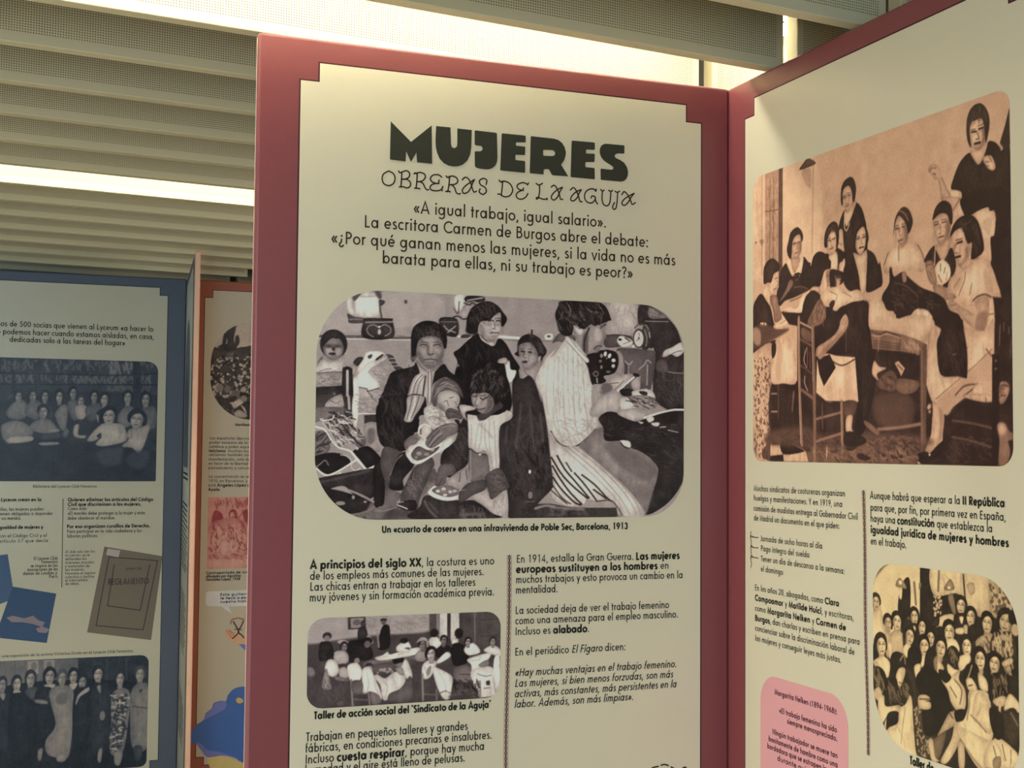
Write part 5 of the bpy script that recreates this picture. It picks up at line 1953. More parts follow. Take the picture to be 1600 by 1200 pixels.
H 55 6.8 30 30 28.2 832,1056 1038,1057 1050,1146 831,1153
H 125 5.1 26 20 28.2 832,1060 1038,1061 1037,1147 831,1153
S 122 11.3 832,1043 930,1041 1045,1024
p 48 1076,858 1117,953 1103,1062 1076,1108
p 50 1166,997 1265,946 1392,961 1399,823 1407,705 1485,712 1482,1138 1446,1161 1030,1160 1050,1121 1115,1121 1159,1087
H 78 2.5 60 20 20.1 1190,1062 1468,1084 1445,1154 1063,1150
p 94 1053,776 1074,758 1080,859 1074,1109 1046,1109
S 130 3.2 1057,785 1058,1104
P 189 1101,716 1132,702 1158,721 1128,752 1137,790 1155,867 1235,875 1271,883 1282,836 1274,759 1260,721 1344,741 1374,730 1401,709 1401,823 1388,891 1324,904 1265,945 1216,968 1180,999 1136,963 1107,949 1078,880 1083,808 1088,745
B 5.1
P 164 1129,953 1217,903 1325,841 1397,803 1390,890 1324,900 1265,942 1216,968 1182,996
B 0.0
S 118 3.1 1129,945 1217,898 1301,854 1394,799
S 74 4.5 1223,936 1265,909 1314,905
S 74 4.4 1265,938 1300,922 1325,904
S 80 3.8 1366,797 1397,827
S 130 3.1 1100,733 1087,808 1085,872
P 44 1138,753 1157,721 1126,701 1110,679 1247,691 1263,721 1280,800 1279,877 1267,883 1235,876 1154,867 1136,790
H 60 3.6 40 80 41.1 1151,737 1244,703 1272,803 1266,872 1162,854
S 120 3.0 1212,806 1230,804
P 172 1318,907 1348,907 1348,939 1300,935
P 167 1256,938 1300,934 1387,941 1393,962 1335,960 1271,946
S 82 3.2 1363,949 1365,961
P 174 1112,953 1142,965 1168,996 1161,1054 1142,1087 1096,1117 1078,1104 1103,1062 1114,1003
B 3.5
P 145 1142,975 1166,998 1160,1054 1140,1085 1147,1033
B 0.0
P 42 1036,1125 1080,1117 1097,1121 1140,1093 1165,1083 1159,1120 1102,1138 1050,1140
E 205 1095 1127 5.1 4.2
S 90 7.0 1208,1017 1299,1027 1392,1044
S 92 6.5 1205,1069 1298,1083 1385,1102
p 42 1393,815 1423,817 1421,1154 1388,1159
E 95 1409 837 6.7 4.7
E 95 1408 861 6.7 4.7
P 132 1425,907 1454,904 1468,925 1447,963 1423,967
H 80 1.9 14 0 18.6 1429,910 1462,911 1442,955 1428,962
P 120 1412,1033 1441,1028 1464,1053 1480,1061 1476,1080 1459,1084 1467,1122 1446,1160 1417,1155 1421,1080
B 4.1
P 170 1416,1037 1441,1031 1452,1056 1424,1064
B 0.0
P 150 1084,969 1097,959 1107,969 1091,980
E 150 1097 986 6.4 5.1
S 190 5.3 1036,1153 1045,1158
S 130 2.8 1429,727 1425,790
S 130 2.8 1445,721 1444,748
S 130 2.8 1467,738 1466,757
S 110 2.3 1477,774 1471,832
A 649 201 71 91 0.05 0 1
A 554 346 66 89 0 0 1
A 727 367 68 99 0 0.3 1
A 316 326 72 91 0 0 1
H 74 2.1 14 90 26.2 517,335 534,290 575,280 588,314 541,307
A 1336 115 74 98 -0.1 0 1.1
H 78 2.1 20 100 29.2 1291,78 1322,30 1370,42 1384,109 1360,70 1311,72
A 956 369 74 111 0 0 1
A 1163 393 84 101 0 0 1
A 1248 462 85 115 0 -0.4 1
H 70 2.2 26 60 26.6 1223,390 1297,373 1338,419 1352,484 1316,501 1297,419
H 66 3.3 26 80 32.5 380,553 451,527 492,556 491,708 464,730 379,634
H 66 2.9 16 60 29.4 93,403 156,364 187,389 141,426
H 70 3.0 20 80 29.8 29,534 69,500 140,580 148,619 29,604
p 52 140,842 322,850 323,592 446,603 445,762 798,759 1070,792 1067,1094 140,1094
B 7.2
P 84 153,1039 389,1028 485,1056 754,1051 1043,1066 1052,1097 153,1097
P 78 807,930 997,930 1001,1029 827,1030
B 0.0
H 60 3.9 40 10 39.2 166,1039 485,1056 1043,1072 1034,1094 173,1094
H 120 3.3 24 10 25.0 732,1058 1043,1072 1034,1094 753,1094
S 90 5.9 187,859 190,989
S 150 5.9 140,892 176,893
S 150 5.9 140,963 179,964
B 2.7
S 108 11.4 297,892 287,962
B 0.0
P 189 138,846 147,740 169,696 195,676 253,678 281,707 308,757 317,808 308,860 226,855
B 5.4
P 174 167,814 187,714 213,715 200,845
B 0.0
P 42 141,696 171,694 169,734 145,751
p 44 207,571 348,592 327,638 266,626
P 204 214,566 266,558 317,569 355,534 379,526 359,563 349,588 279,578
P 44 575,599 671,587 760,585 787,612 774,632 790,742 811,764 800,820 810,872 778,974 735,1055 684,1041 707,941 693,781 647,765 528,759 511,736 557,658
P 44 440,648 511,602 581,600 653,611 639,684 580,720 511,743 449,752
H 60 3.5 50 80 52.8 581,612 757,603 777,741 786,936 733,1032 724,803 647,752
P 44 357,627 372,557 404,517 443,514 476,547 442,582 418,619 394,638
P 112 389,635 428,584 464,551 490,561 514,613 490,639 440,649
H 76 3.7 20 110 55.5 403,631 464,560 500,584 499,632 440,645
H 140 2.8 8 110 46.3 403,631 464,560 500,584 499,632 440,645
p 191 524,757 580,769 691,781 697,841 710,942 601,936 509,931 448,899 454,773
B 6.3
P 174 625,810 669,813 679,932 635,931
P 174 510,886 545,860 556,928 515,927
B 0.0
S 66 5.3 543,784 613,806 689,788
p 42 454,771 536,761 573,811 498,877 468,829
P 158 449,749 457,728 511,711 569,688 597,661 603,641 632,620 650,639 648,667 616,693 571,720 525,745 475,776
B 4.5
P 122 463,767 534,741 625,687 646,665 580,700 499,735
B 0.0
S 92 2.6 614,656 628,638
S 92 2.6 626,661 641,642
S 108 2.6 639,671 636,758
P 98 352,646 411,666 415,707 356,686
S 120 2.8 372,733 370,786
S 120 2.8 391,735 390,797
S 120 2.8 407,743 408,805
S 162 3.7 388,726 366,768 386,803
S 165 4.6 373,835 372,861 392,890
S 152 7.5 339,624 420,654
S 92 7.5 341,689 418,721
S 82 8.4 344,791 420,825
S 112 12.1 351,885 429,920
S 128 14.2 333,605 337,851 352,1096
S 168 3.8 328,610 331,851 344,1090
S 112 18.4 426,647 434,855 438,1096
S 152 3.7 420,653 427,855
P 78 622,940 699,941 681,993 632,999
S 120 9.1 448,998 603,977
S 124 10.0 450,1081 603,1054
S 98 6.3 486,940 489,1036
S 118 14.7 609,939 614,1096
S 158 3.5 604,943 607,1090
P 166 637,997 674,990 670,1038 698,1059 639,1052
P 44 625,1054 678,1048 756,1077 721,1097 629,1097
P 188 773,599 757,583 841,588 874,627 922,647 930,665 1000,658 1096,671 1125,698 1096,721 1077,757 999,730 891,702 780,689
B 7.2
P 176 820,641 901,674 1019,696 1038,723 901,693 809,672
B 0.0
p 114 784,688 891,707 999,732 1067,754 1056,796 940,775 792,758
S 66 4.1 790,697 840,711 873,703 946,727
S 162 4.1 792,710 830,717 873,712 949,732
S 72 3.3 798,730 945,752
S 72 3.3 798,739 945,761
S 72 3.3 798,748 945,769
S 70 3.1 949,732 942,772
H 158 2.3 26 50 31.3 965,739 1051,757 1046,785 970,770
S 152 3.3 830,714 825,768
p 98 1050,788 1069,757 1086,763 1077,1094 1049,1094
S 140 3.0 1060,780 1058,1090
P 176 789,836 802,800 831,822 872,830 818,847 831,874 797,854
p 172 916,815 936,809 971,836 951,862 938,843
S 56 3.2 930,821 959,841
P 96 816,875 892,838 932,873 911,909 839,900
H 60 3.3 20 40 19.5 828,873 890,844 920,877 899,905
P 110 920,870 1042,884 1018,920 939,917
S 122 11.4 822,1041 938,1036 1048,1026
P 110 752,1009 829,1048 812,1060 745,1023
P 190 479,535 535,515 581,517 626,536 726,549 742,579 671,581 606,592 581,604 556,594 575,568 535,563 511,580 488,557
S 128 3.6 535,526 581,545 572,567
S 128 3.5 615,536 671,561
S 46 7.1 544,569 564,566 558,583
"""
photo('archive_photo', right, 0.0985, 1.5300, 0.8378, 2.1097, (.032, .03, .03, .03), 0.00135, 172, text=PHOTO_TABLE, ramp=SEPIA, gain=GAIN_R)['label'] = 'large sepia photo of seamstresses round a table'
PHOTO_CLASS = """
B 4.1
P 188 -25,281 -3,95 37,36 124,-13 272,-14 261,161 151,174 141,240
B 0.0
P 176 6,167 36,139 55,179 74,231 6,246
p 46 256,-12 318,-12 322,82 394,73 395,169 253,211
P 176 316,-12 468,-8 473,85 434,67 323,83
P 168 474,-3 589,-8 592,118 499,121 475,91
P 150 484,35 512,26 520,53 499,66
S 60 6.7 466,-5 472,58 476,90
P 150 587,-3 655,28 688,83 684,112 593,116
D 88 5.2 60 587,19 648,34 683,83 680,107 593,112
P 46 683,78 721,110 718,261 659,270 683,162
P 48 145,104 176,47 204,51 199,165 144,172
P 125 127,73 150,45 187,74 163,79
E 205 153 60 9.4 7.1
P 185 147,80 163,79 159,114 147,112
S 112 10.9 226,54 234,124
P 110 251,52 262,51 258,71 249,71
S 112 9.8 352,-9 346,68
P 122 374,61 405,24 424,56
E 200 399 53 6.8 4.5
D 170 4.2 30 323,85 362,86 362,137 323,153
P 118 394,83 417,72 433,145 408,120
P 182 318,178 364,147 418,136 412,163 344,186
P 50 323,159 349,150 348,178 322,187
F 18 142 45 51 0 0.5 176 54
P 178 1,186 46,162 63,233 64,268 0,277
F 84 205 44 50 0 0.3 165 50
P 160 67,238 94,240 102,311 74,315
F 133 194 51 55 0.05 0.4 176 46
P 158 93,246 132,224 171,236 174,288 140,305 103,305
P 60 164,225 188,228 182,287 169,289
F 224 166 43 50 -0.1 0.5 168 44
P 44 204,197 234,187 244,209 233,239
P 182 220,197 232,202 226,223
F 264 195 41 48 0 0.1 178 42
F 399 194 56 61 -0.05 -0.2 180 44
P 190 382,224 424,213 447,238 432,262 390,257
F 455 104 46 50 0 -0.3 178 44
P 48 425,135 483,128 490,171 429,179
P 178 446,141 466,138 458,162
F 500 134 45 52 -0.05 -0.5 170 42
P 46 490,166 522,156 530,199 482,205
P 170 429,180 466,172 464,191 433,194
P 165 466,166 484,162 482,194 470,190
F 574 145 50 58 0.05 -0.3 174 44
P 150 522,205 569,177 600,178 592,227 537,238
H 95 4.0 20 60 13.2 530,209 592,179 584,223 545,234
F 655 131 63 65 0.15 -0.3 160 44
P 66 592,185 631,163 683,162 691,223 592,238
H 170 4.5 50 85 21.9 596,189 631,169 683,167 686,224 596,238
P 150 623,175 646,167 683,178 668,187 638,186
E 50 356 200 22.5 19.2
E 46 687 114 22.3 23.1
E 160 694 149 16.3 17.8
F 46 286 59 67 -0.1 0.4 178 44
P 190 7,343 54,321 93,336 92,372 78,392 44,367 5,355
P 180 84,272 103,275 107,316 93,324
F 200 233 49 54 0.25 0.6 174 46
P 178 169,272 196,259 210,283 178,311 167,295
F 306 226 44 50 0.1 0.5 168 42
F 274 257 52 59 -0.1 0.3 180 42
P 178 259,293 286,283 277,313 259,328
P 44 286,272 322,255 331,322 277,331
F 356 250 53 60 0.15 0.3 172 44
P 176 332,288 356,296 372,316 338,332
P 120 321,292 339,281 338,321 325,323
F 479 228 49 57 -0.05 0.2 180 46
P 190 444,266 489,251 498,268 481,288 452,309 440,294
F 539 260 52 62 -0.05 0.3 178 40
F 605 263 51 57 0.1 -0.4 176 40
P 160 637,253 675,234 682,248 645,265
H 160 3.8 20 70 15.2 645,262 682,251 674,278 644,283
E 40 140 328 43.7 34.2
P 42 102,311 140,296 179,305 185,334 159,349 102,370
S 110 7.5 150,321 170,301 177,329
E 38 225 297 36.7 33.6
P 40 192,297 233,268 261,287 255,317 223,332 198,326
P 176 223,330 255,317 252,346 232,367
E 44 416 266 30.4 31.2
P 186 390,296 423,308 444,310 431,340 406,338 389,318
H 95 5.5 14 70 20.7 398,250 436,250 436,289 398,295
P 176 126,384 140,352 170,342 177,358 160,396 144,415
P 186 5,355 25,346 73,393 63,400 24,371
P 46 3,374 25,360 62,371 78,410 63,460 34,459 2,447
H 110 6.2 16 70 31.2 10,385 54,378 63,436 24,443
P 170 6,446 34,430 51,450 33,477 8,470
P 50 83,397 126,384 144,416 177,382 204,400 213,433 167,471 91,491 72,458
H 105 5.3 24 50 30.5 82,409 195,396 195,448 91,473
P 186 31,466 61,455 70,489 143,472 150,486 138,541 91,568 62,556 81,516 42,560 28,526
P 40 77,520 101,501 139,497 134,533 91,556 73,568
P 190 143,487 176,463 204,429 217,491 221,553 245,623 137,623 62,598 47,574 91,565 133,545
B 5.5
P 182 166,559 221,553 238,607 184,607
B 0.0
S 150 5.2 176,475 161,536 152,597
P 60 177,346 214,346 228,373 231,424 213,410 195,378
P 38 232,367 268,332 321,329 364,345 380,381 405,427 415,448 379,477 361,525 318,533 311,461 249,416
P 64 215,456 249,456 319,471 329,526 313,619 238,624 221,548
D 150 3.7 80 222,461 258,460 257,540 309,564 291,613 243,618 230,546
P 44 262,465 319,454 329,526 275,542
P 172 242,428 267,415 295,416 304,426 276,435 304,434 302,455 249,463
S 70 4.3 249,433 302,424
P 150 353,510 388,458 405,444 442,437 429,478 379,510 336,536
S 60 4.1 396,451 413,464
P 100 301,565 353,526 379,516 361,575 335,614 300,605
P 168 292,562 314,551 326,605 352,611 309,620
P 178 359,351 397,339 448,304 443,337 471,366 471,421 438,438 405,416 389,380
P 42 347,320 389,324 406,338 380,359 355,346
S 100 4.8 422,341 455,368 446,414
S 100 4.8 401,367 430,395
P 40 421,441 467,427 462,460 429,472
P 42 468,333 472,294 497,277 529,280 539,322 528,345 488,346
S 150 5.3 503,284 488,319 476,335
P 174 476,335 500,323 524,346 520,363 488,363
S 70 4.0 488,349 504,344
S 60 4.0 492,365 502,365
P 184 488,368 520,357 559,353 582,368 588,420 596,472 580,507 525,540 485,548 421,485 462,460 483,418
B 6.2
P 160 559,361 588,409 592,472 566,456
P 168 486,494 549,513 517,536
B 0.0
P 178 520,368 567,371 589,452 575,481 534,463 503,442
S 110 4.0 495,438 526,453 565,478
S 110 4.0 492,373 489,412 478,457
P 172 421,479 444,491 441,536 386,609 352,611 404,533
P 168 437,531 465,542 464,608 440,613
P 180 429,483 565,499 619,499 564,585 525,594 453,528
S 120 4.1 453,528 501,567 540,590
P 178 532,301 567,317 576,348 559,353 536,344
P 44 579,310 614,288 667,290 662,348 628,360 582,379
H 110 4.5 24 75 25.9 591,308 659,297 655,345 594,360
P 166 594,376 628,357 652,355 643,383 613,389
P 182 643,394 666,343 710,366 709,392 673,388
P 56 639,410 680,382 705,403 708,475 671,498 642,468
S 110 5.7 672,399 701,430
P 150 620,377 632,375 627,413 621,414
P 184 580,507 619,483 678,502 700,518 692,556 564,585 557,544
S 100 4.5 596,514 610,548
S 100 4.5 634,501 648,545
S 110 3.8 671,509 670,550
P 120 595,551 626,539 625,571 595,578
P 44 582,400 635,411 642,468 611,490 585,453
"""
photo('archive_photo', right, 0.4916, 1.0500, 0.8442, 1.3600, (.055, .085, .07, .105), 0.00115, 52, text=PHOTO_CLASS, ramp=SEPIA_B, gain=GAIN_R)['label'] = 'sepia photo of a crowd of women sewing'

blue = panel('exhibition_panel', (-2.44757, 5.69722), 0.34034, 1.0, 0.0805, 0.084, M_BLUE, M_BLUELINE,
             'slate blue bordered panel at far left with dim group photos')
lettering('lead_paragraph', [
    ('menos de 500 socias que vienen al Lyceum «a hacer lo', 0.1523, 0.8538, 2.0717),
    ('que no podemos hacer cuando estamos aisladas, en casa,', 0.1193, 0.8574, 2.0369),
    ('dedicadas solo a las tareas del hogar»', 0.2446, 0.7316, 2.0037)], 0.0165, M_INK, blue)
lettering('photo_caption', [
    ('Biblioteca del Lyceum Club Femenino', 0.3567, 0.6246, 1.3619)], 0.0084, M_INK, blue)
lettering('paragraph', [
    ('*el Lyceum crean en la*', 0.2064, 0.3926, 1.3023)], 0.0100, M_INK, blue)
lettering('paragraph', [
    ('ellas, las mujeres pueden', 0.2179, 0.4027, 1.2607),
    ('tienen obligadas a depender', 0.2184, 0.4406, 1.2410),
    ('de sus maridos.', 0.2085, 0.3108, 1.2213)], 0.0100, M_INK, blue)
lettering('paragraph', [
    ('*igualdad de mujeres y*', 0.2200, 0.4020, 1.1816)], 0.0100, M_INK, blue)
lettering('paragraph', [
    ('con el Código Civil y el', 0.2209, 0.4189, 1.1442),
    ('artículo 57 que decía', 0.2215, 0.4248, 1.1217)], 0.0100, M_INK, blue)
lettering('paragraph', [
    ('*Quieren eliminar los artículos del Código*', 0.5050, 0.8703, 1.3009),
    ('*Civil que discriminan a las mujeres.*', 0.5055, 0.8175, 1.2801),
    ('Como este:', 0.5060, 0.5860, 1.2615),
    ('«El marido debe proteger a la mujer y esta', 0.5051, 0.8351, 1.2405),
    ('debe obedecer al marido».', 0.5056, 0.7077, 1.2191)], 0.0102, M_INK, blue)
lettering('paragraph', [
    ('*Por eso organizan cursillos de Derecho.*', 0.5038, 0.8588, 1.1820),
    ('Para participar en la vida ciudadana y las', 0.5043, 0.8229, 1.1604),
    ('labores políticas.', 0.5049, 0.6353, 1.1398)], 0.0102, M_INK, blue)
lettering('side_note', [
    ('El Lyceum Club', 0.3682, 0.4669, 1.0434),
    ('Femenino', 0.4004, 0.4672, 1.0281),
    ('se inspira en las', 0.3557, 0.4677, 1.0117),
    ('asociaciones de las', 0.3429, 0.4681, 0.9953),
    ('damas de Londres y', 0.3248, 0.4658, 0.9789),
    ('París', 0.4340, 0.4688, 0.9630)], 0.0100, M_INK, blue)
lettering('side_note', [
    ('Al club solo van las', 0.4984, 0.6232, 1.0720),
    ('mujeres que', 0.4988, 0.6017, 1.0565),
    ('defienden los', 0.4992, 0.5885, 1.0396),
    ('intereses morales', 0.4996, 0.6215, 1.0238),
    ('y materiales de', 0.4999, 0.6028, 1.0081),
    ('las mujeres.', 0.5003, 0.5814, 0.9928),
    ('Favorece el ingreso', 0.5007, 0.6281, 0.9764),
    ('colectivo y facilita', 0.5011, 0.6230, 0.9603),
    ('el intercambio', 0.5014, 0.5961, 0.9456),
    ('de ideas.', 0.5018, 0.5612, 0.9307)], 0.0080, M_INK, blue)
flat('column_rule', [[[(0.4860,0.9201),(0.4886,0.9200),(0.4845,1.3133),(0.4818,1.3133)]]], 0.0013, M_INK, blue)
lettering('photo_caption', [
    ('de una exposición de la autora Victorina Durán en el Lyceum Club Femenino', 0.2241, 0.7973, 0.6234)], 0.0086, M_INK, blue)
PHOTO_LIBRARY = """
B 3.6
P 60 50,1 723,-5 768,24 764,175 55,190
B 0.0
H 92 5.6 120 88 18.3 91,14 745,2 746,40 92,58
H 96 5.6 110 88 23.9 93,80 747,70 747,100 93,109
H 84 5.8 50 88 24.7 510,113 748,108 748,145 540,157
H 110 7.3 24 88 24.9 551,15 651,12 652,50 552,60
S 44 5.6 52,70 537,69 761,56
S 44 5.6 53,121 762,107
p 50 655,5 687,7 694,154 661,155
p 50 140,57 157,56 160,166 142,166
p 56 228,18 262,16 266,149 241,149
B 3.6
P 44 60,385 271,354 488,381 769,409 772,552 64,551
P 50 177,165 763,153 766,288 445,352 180,282
B 0.0
P 100 124,239 170,187 205,201 213,252 179,275 138,268
P 92 199,238 232,186 267,200 275,251 241,274
F 173 174 31 45 0 0 128 56
F 231 170 33 46 0 0.2 120 52
F 283 171 31 47 0 0 130 46
P 58 257,215 302,203 323,236 317,287 276,281
F 343 170 32 50 0 0 140 44
P 108 327,243 357,206 379,220 374,309 353,316 331,265
F 401 153 32 48 0 -0.2 122 44
P 90 378,198 420,186 436,256 401,271
F 435 189 32 45 0 -0.2 132 60
P 142 413,212 456,208 457,256 436,271 418,256
F 491 167 32 47 0 0 126 44
P 84 456,219 512,195 527,247 485,278 464,263
F 535 179 37 52 0 -0.2 140 44
P 50 506,233 577,224 586,306 514,307
P 138 502,248 512,255 510,285
F 636 168 37 53 0 -0.2 134 46
P 98 595,253 627,208 663,215 668,275 629,305 600,291
F 715 176 40 60 0 -0.3 126 44
P 86 678,245 728,206 761,221 759,304 686,305
P 60 136,188 156,159 136,166 116,196
F 276 240 42 52 0 0.1 128 46
P 104 221,311 248,277 303,273 332,302 339,331 263,332
P 110 105,305 139,283 186,282 228,311 229,344 141,355 127,341 141,385 113,356
P 142 137,355 229,347 230,369 141,379
P 120 290,317 339,313 346,324 298,328
P 128 264,376 340,372 341,383 278,387
P 64 277,339 346,331 354,353 278,361
P 140 409,301 429,293 427,338 459,341 452,354 410,345
P 92 360,338 374,309 388,323 375,353
F 557 254 59 71 -0.05 -0.3 150 42
P 146 466,359 514,299 550,284 614,291 633,328 630,365 545,388 502,381 523,351 488,367
P 44 505,344 524,329 524,355
F 679 268 65 75 0.1 -0.3 142 40
P 140 643,313 694,304 730,289 734,311 696,417 660,395 616,388 644,357
P 120 636,328 658,309 659,350 641,350
B 7.2
P 66 517,411 616,395 604,470 532,470
P 62 646,425 732,409 719,484 647,477
"""
photo_print('archive_photo', 0.1150, 1.3900, 0.8805, 1.9345, (.045, .048, .004, .004), 0.003, 50, unit=0.001, text=PHOTO_LIBRARY, ramp=NIGHT, gain=(2.1, 2.0, 1.9), mat=M_PHOTO, parent=blue, grain=4)['label'] = 'dark photo of women in a library'
PHOTO_GROUP = """
p 92 78,-5 451,4 455,147 82,128
p 130 239,7 283,6 286,63 243,63
p 130 307,6 351,6 353,58 310,58
E 100 267 30 12.7 18.4
E 100 329 30 12.8 18.5
p 46 451,-22 772,-25 776,130 454,130
S 60 6.7 574,9 576,120
S 60 6.7 656,13 659,107
P 34 82,128 768,147 784,516 91,466
P 38 82,152 175,133 231,160 239,476 91,466
F 139 105 34 58 0 0 122 44
P 120 129,147 152,144 145,172
F 198 104 37 61 0 0.1 142 40
P 138 183,133 215,135 200,159
P 36 169,174 231,144 271,171 290,305 262,428 183,431
F 254 86 41 63 0 0 130 50
P 62 231,135 278,121 287,163 263,179
F 333 78 44 65 0 0 138 40
P 138 308,114 357,113 342,133
P 40 278,138 334,124 367,168 328,224 280,196
P 112 275,175 319,182 327,197 279,190
P 116 334,141 381,118 430,138 436,231 425,415 397,438 333,417 323,358 362,293 344,208
B 3.3
P 92 366,159 406,153 407,195 367,201
B 0.0
F 385 89 40 62 0 0 126 78
F 432 82 38 59 0 0 138 42
P 140 415,116 450,113 434,142
F 471 110 37 55 0 -0.3 128 42
P 38 435,172 487,132 513,193 509,387 445,407
P 146 444,201 455,164 495,133 499,150 463,173 448,206
F 537 79 42 62 0 -0.2 142 42
P 46 507,142 552,119 585,154 591,392 551,432 509,403
P 120 532,134 548,127 549,165
E 112 559 262 11.5 20.4
P 130 546,414 562,407 556,466 543,456
F 631 103 39 59 0 0 142 46
P 112 598,172 643,144 677,176 671,295 649,430 596,426 597,291
H 46 5.9 60 80 21.8 602,172 668,176 663,295 641,421 600,418
H 46 5.0 50 5 21.8 602,172 668,176 663,295 641,421 600,418
H 170 5.0 30 5 16.8 602,172 668,176 663,295 641,421 600,418
F 717 88 43 61 0 0 132 70
P 104 684,151 721,127 755,155 757,407 690,407 678,244
S 70 5.9 686,228 753,240
P 60 714,157 730,153 722,170
P 60 698,408 732,410 729,469 704,468
P 116 293,397 312,390 305,440 293,435
P 120 373,419 409,422 405,451 373,449
P 120 616,428 649,430 638,484 617,478
"""
photo_print('archive_photo', 0.1150, 0.1100, 0.8672, 0.6080, (.03, .035, .03, .03), 0.003, 40, unit=0.001, text=PHOTO_GROUP, ramp=NIGHT, gain=(2.1, 2.0, 1.9), mat=M_PHOTO, parent=blue, grain=4)['label'] = 'dark photo of a standing group'

def tint(name, rgb, gain, rough=0.5):
    c = [min(0.9, lin(v) * g * 0.68) for v, g in zip(rgb, gain)]
    return plain(name, (*c, 1), rough, 0.3, 0.06, 25)
M_SKY = tint('poster_blue', (58, 80, 112), GAIN_B); M_SKY2 = tint('poster_deep_blue', (46, 68, 100), GAIN_B)
M_CLOUD = tint('poster_pink', (120, 108, 116), GAIN_B); M_BOOK = tint('booklet_taupe', (98, 90, 80), GAIN_B)
M_BOOKINK = tint('booklet_ink', (58, 50, 50), GAIN_B); M_TAG = tint('booklet_tag', (150, 142, 140), GAIN_B)
flat('art_card', [[[(0.1711,1.0616), (0.2594,1.0711), (0.2932,0.8779), (0.1925,0.8393)]]], 0.0012, M_SKY, blue)
card = flat('art_card', [[[(0.2840,0.9297), (0.4651,0.8939), (0.4304,0.6790), (0.2166,0.7112)]]], 0.0016, M_SKY2, blue)
flat('cloud_shape', [[[(0.2613,0.7955), (0.2873,0.8029), (0.3349,0.7902), (0.3716,0.8001), (0.3933,0.7797), (0.4201,0.7704), (0.4100,0.7484), (0.3726,0.7637), (0.3301,0.7736), (0.2828,0.7753)]]], 0.0020, M_CLOUD, card)
flat('cloud_shape', [[[(0.3836,0.7437), (0.4100,0.7512), (0.4422,0.7388), (0.4266,0.7226), (0.3947,0.7266)]]], 0.0020, M_CLOUD, card)
book = flat('rules_booklet', [[[(0.6636,1.0979), (0.9179,1.0502), (0.8753,0.6738), (0.5987,0.7188)]]], 0.0016, M_BOOK, blue)
drawn('booklet_frame', [[(0.6826,1.0518),(0.8959,1.0304),(0.8395,0.7211),(0.6362,0.7474),(0.6850,1.0517)], [(0.7081,1.0170),(0.6834,0.8336),(0.8250,0.8093),(0.8625,1.0137)]], 0.0045, 0.0020, M_BOOKINK, book, False)
flat('shelf_tag', [[[(0.6775,1.0890), (0.7329,1.0795), (0.7253,1.0481), (0.6727,1.0606)]]], 0.0020, M_TAG, book)
lettering('booklet_title', [
    ('REGLAMENTO', 0.6851, 0.8589, 0.9267)], 0.0185, M_BOOKINK, book, 0.0024, 0.24)
lettering('booklet_line', [
    ('Lyceum Club', 0.7569, 0.8294, 0.9922)], 0.0085, M_BOOKINK, book, 0.0024, 0.2)

orange = panel('exhibition_panel', (-1.50116, 6.03237), 0.34034, 1.0, 0.0805, 0.084, M_TERRA, M_TERRALINE,
               'terracotta bordered panel seen between the thin side panel and the central one')
PHOTO_CROWD = """
B 3.6
P 162 -13,-1 222,-10 225,128 -11,136
B 0.0
D 60 15.3 60 -2,136 59,122 142,125 224,110 225,170 -1,177
P 60 -2,148 18,126 48,134 71,121 118,129 165,118 224,110 225,170 -1,189
P 56 69,50 81,28 113,18 111,48 105,90 118,132 59,140 76,103
P 58 53,98 61,59 73,68 68,115 56,122
P 58 111,78 124,66 132,95 121,120 112,114
p 88 74,151 107,147 110,177 77,178
D 150 7.0 90 2,177 225,158 229,344 5,349
D 48 7.6 110 2,171 225,152 229,350 5,355
D 170 4.7 60 2,195 225,170 229,350 5,355
D 60 9.4 30 1,296 180,292 181,345 17,361
D 150 9.4 14 1,296 180,292 181,345 17,361
P 60 11,361 58,354 64,384 41,414 18,396
P 70 58,396 99,377 117,395 100,448 65,437
P 156 88,389 122,359 152,376 147,406 111,407
P 42 112,418 146,388 194,375 207,459 124,430
E 90 116 348 21.2 26.2
E 110 45 315 16.4 20.2
E 100 80 320 15.2 17.9
P 40 137,346 145,334 175,337 181,351 164,358 140,355
E 120 156 362 15.4 14.3
P 160 141,391 162,406 171,435 153,412
P 140 112,430 135,415 171,435 165,450 124,448
D 48 8.2 40 17,367 122,359 100,436 47,431
"""
photo_print('archive_photo', 0.1115, 1.6760, 0.72, 2.1350, (.20, .20, .19, .19), 0.003, 62, unit=0.001, text=PHOTO_CROWD, ramp=MONO, gain=(2.0, 2.0, 2.1), mat=M_PHOTO, parent=orange, grain=5)['label'] = 'rounded photo of a demonstration crowd'
lettering('photo_caption', [
    ('*Manifestación en*', 0.2292, 0.3546, 1.6470)], 0.0080, M_INK, orange)
lettering('paragraph', [
    ('Las españolas denuncian el', 0.1136, 0.3439, 1.5831),
    ('poder excesivo de la religión', 0.1129, 0.3561, 1.5632),
    ('católica y piden espacios', 0.1127, 0.3268, 1.5435),
    ('*laicismo*. Muchas mujeres', 0.1124, 0.3330, 1.5245),
    ('reclaman también con una', 0.1122, 0.3393, 1.5064),
    ('manifestación, sola de mujeres', 0.1121, 0.3694, 1.4857),
    ('en favor de la libertad de', 0.1119, 0.3163, 1.4660),
    ('pensamiento y conciencia.', 0.1117, 0.3404, 1.4456)], 0.0088, M_INK, orange)
lettering('paragraph', [
    ('La concentración se celebra en', 0.1124, 0.3649, 1.4059),
    ('1910, en Barcelona, y con', 0.1123, 0.3237, 1.3857),
    ('está *Ángeles López de*', 0.1127, 0.3122, 1.3659),
    ('*Ayala*.', 0.1125, 0.1671, 1.3463)], 0.0088, M_INK, orange)
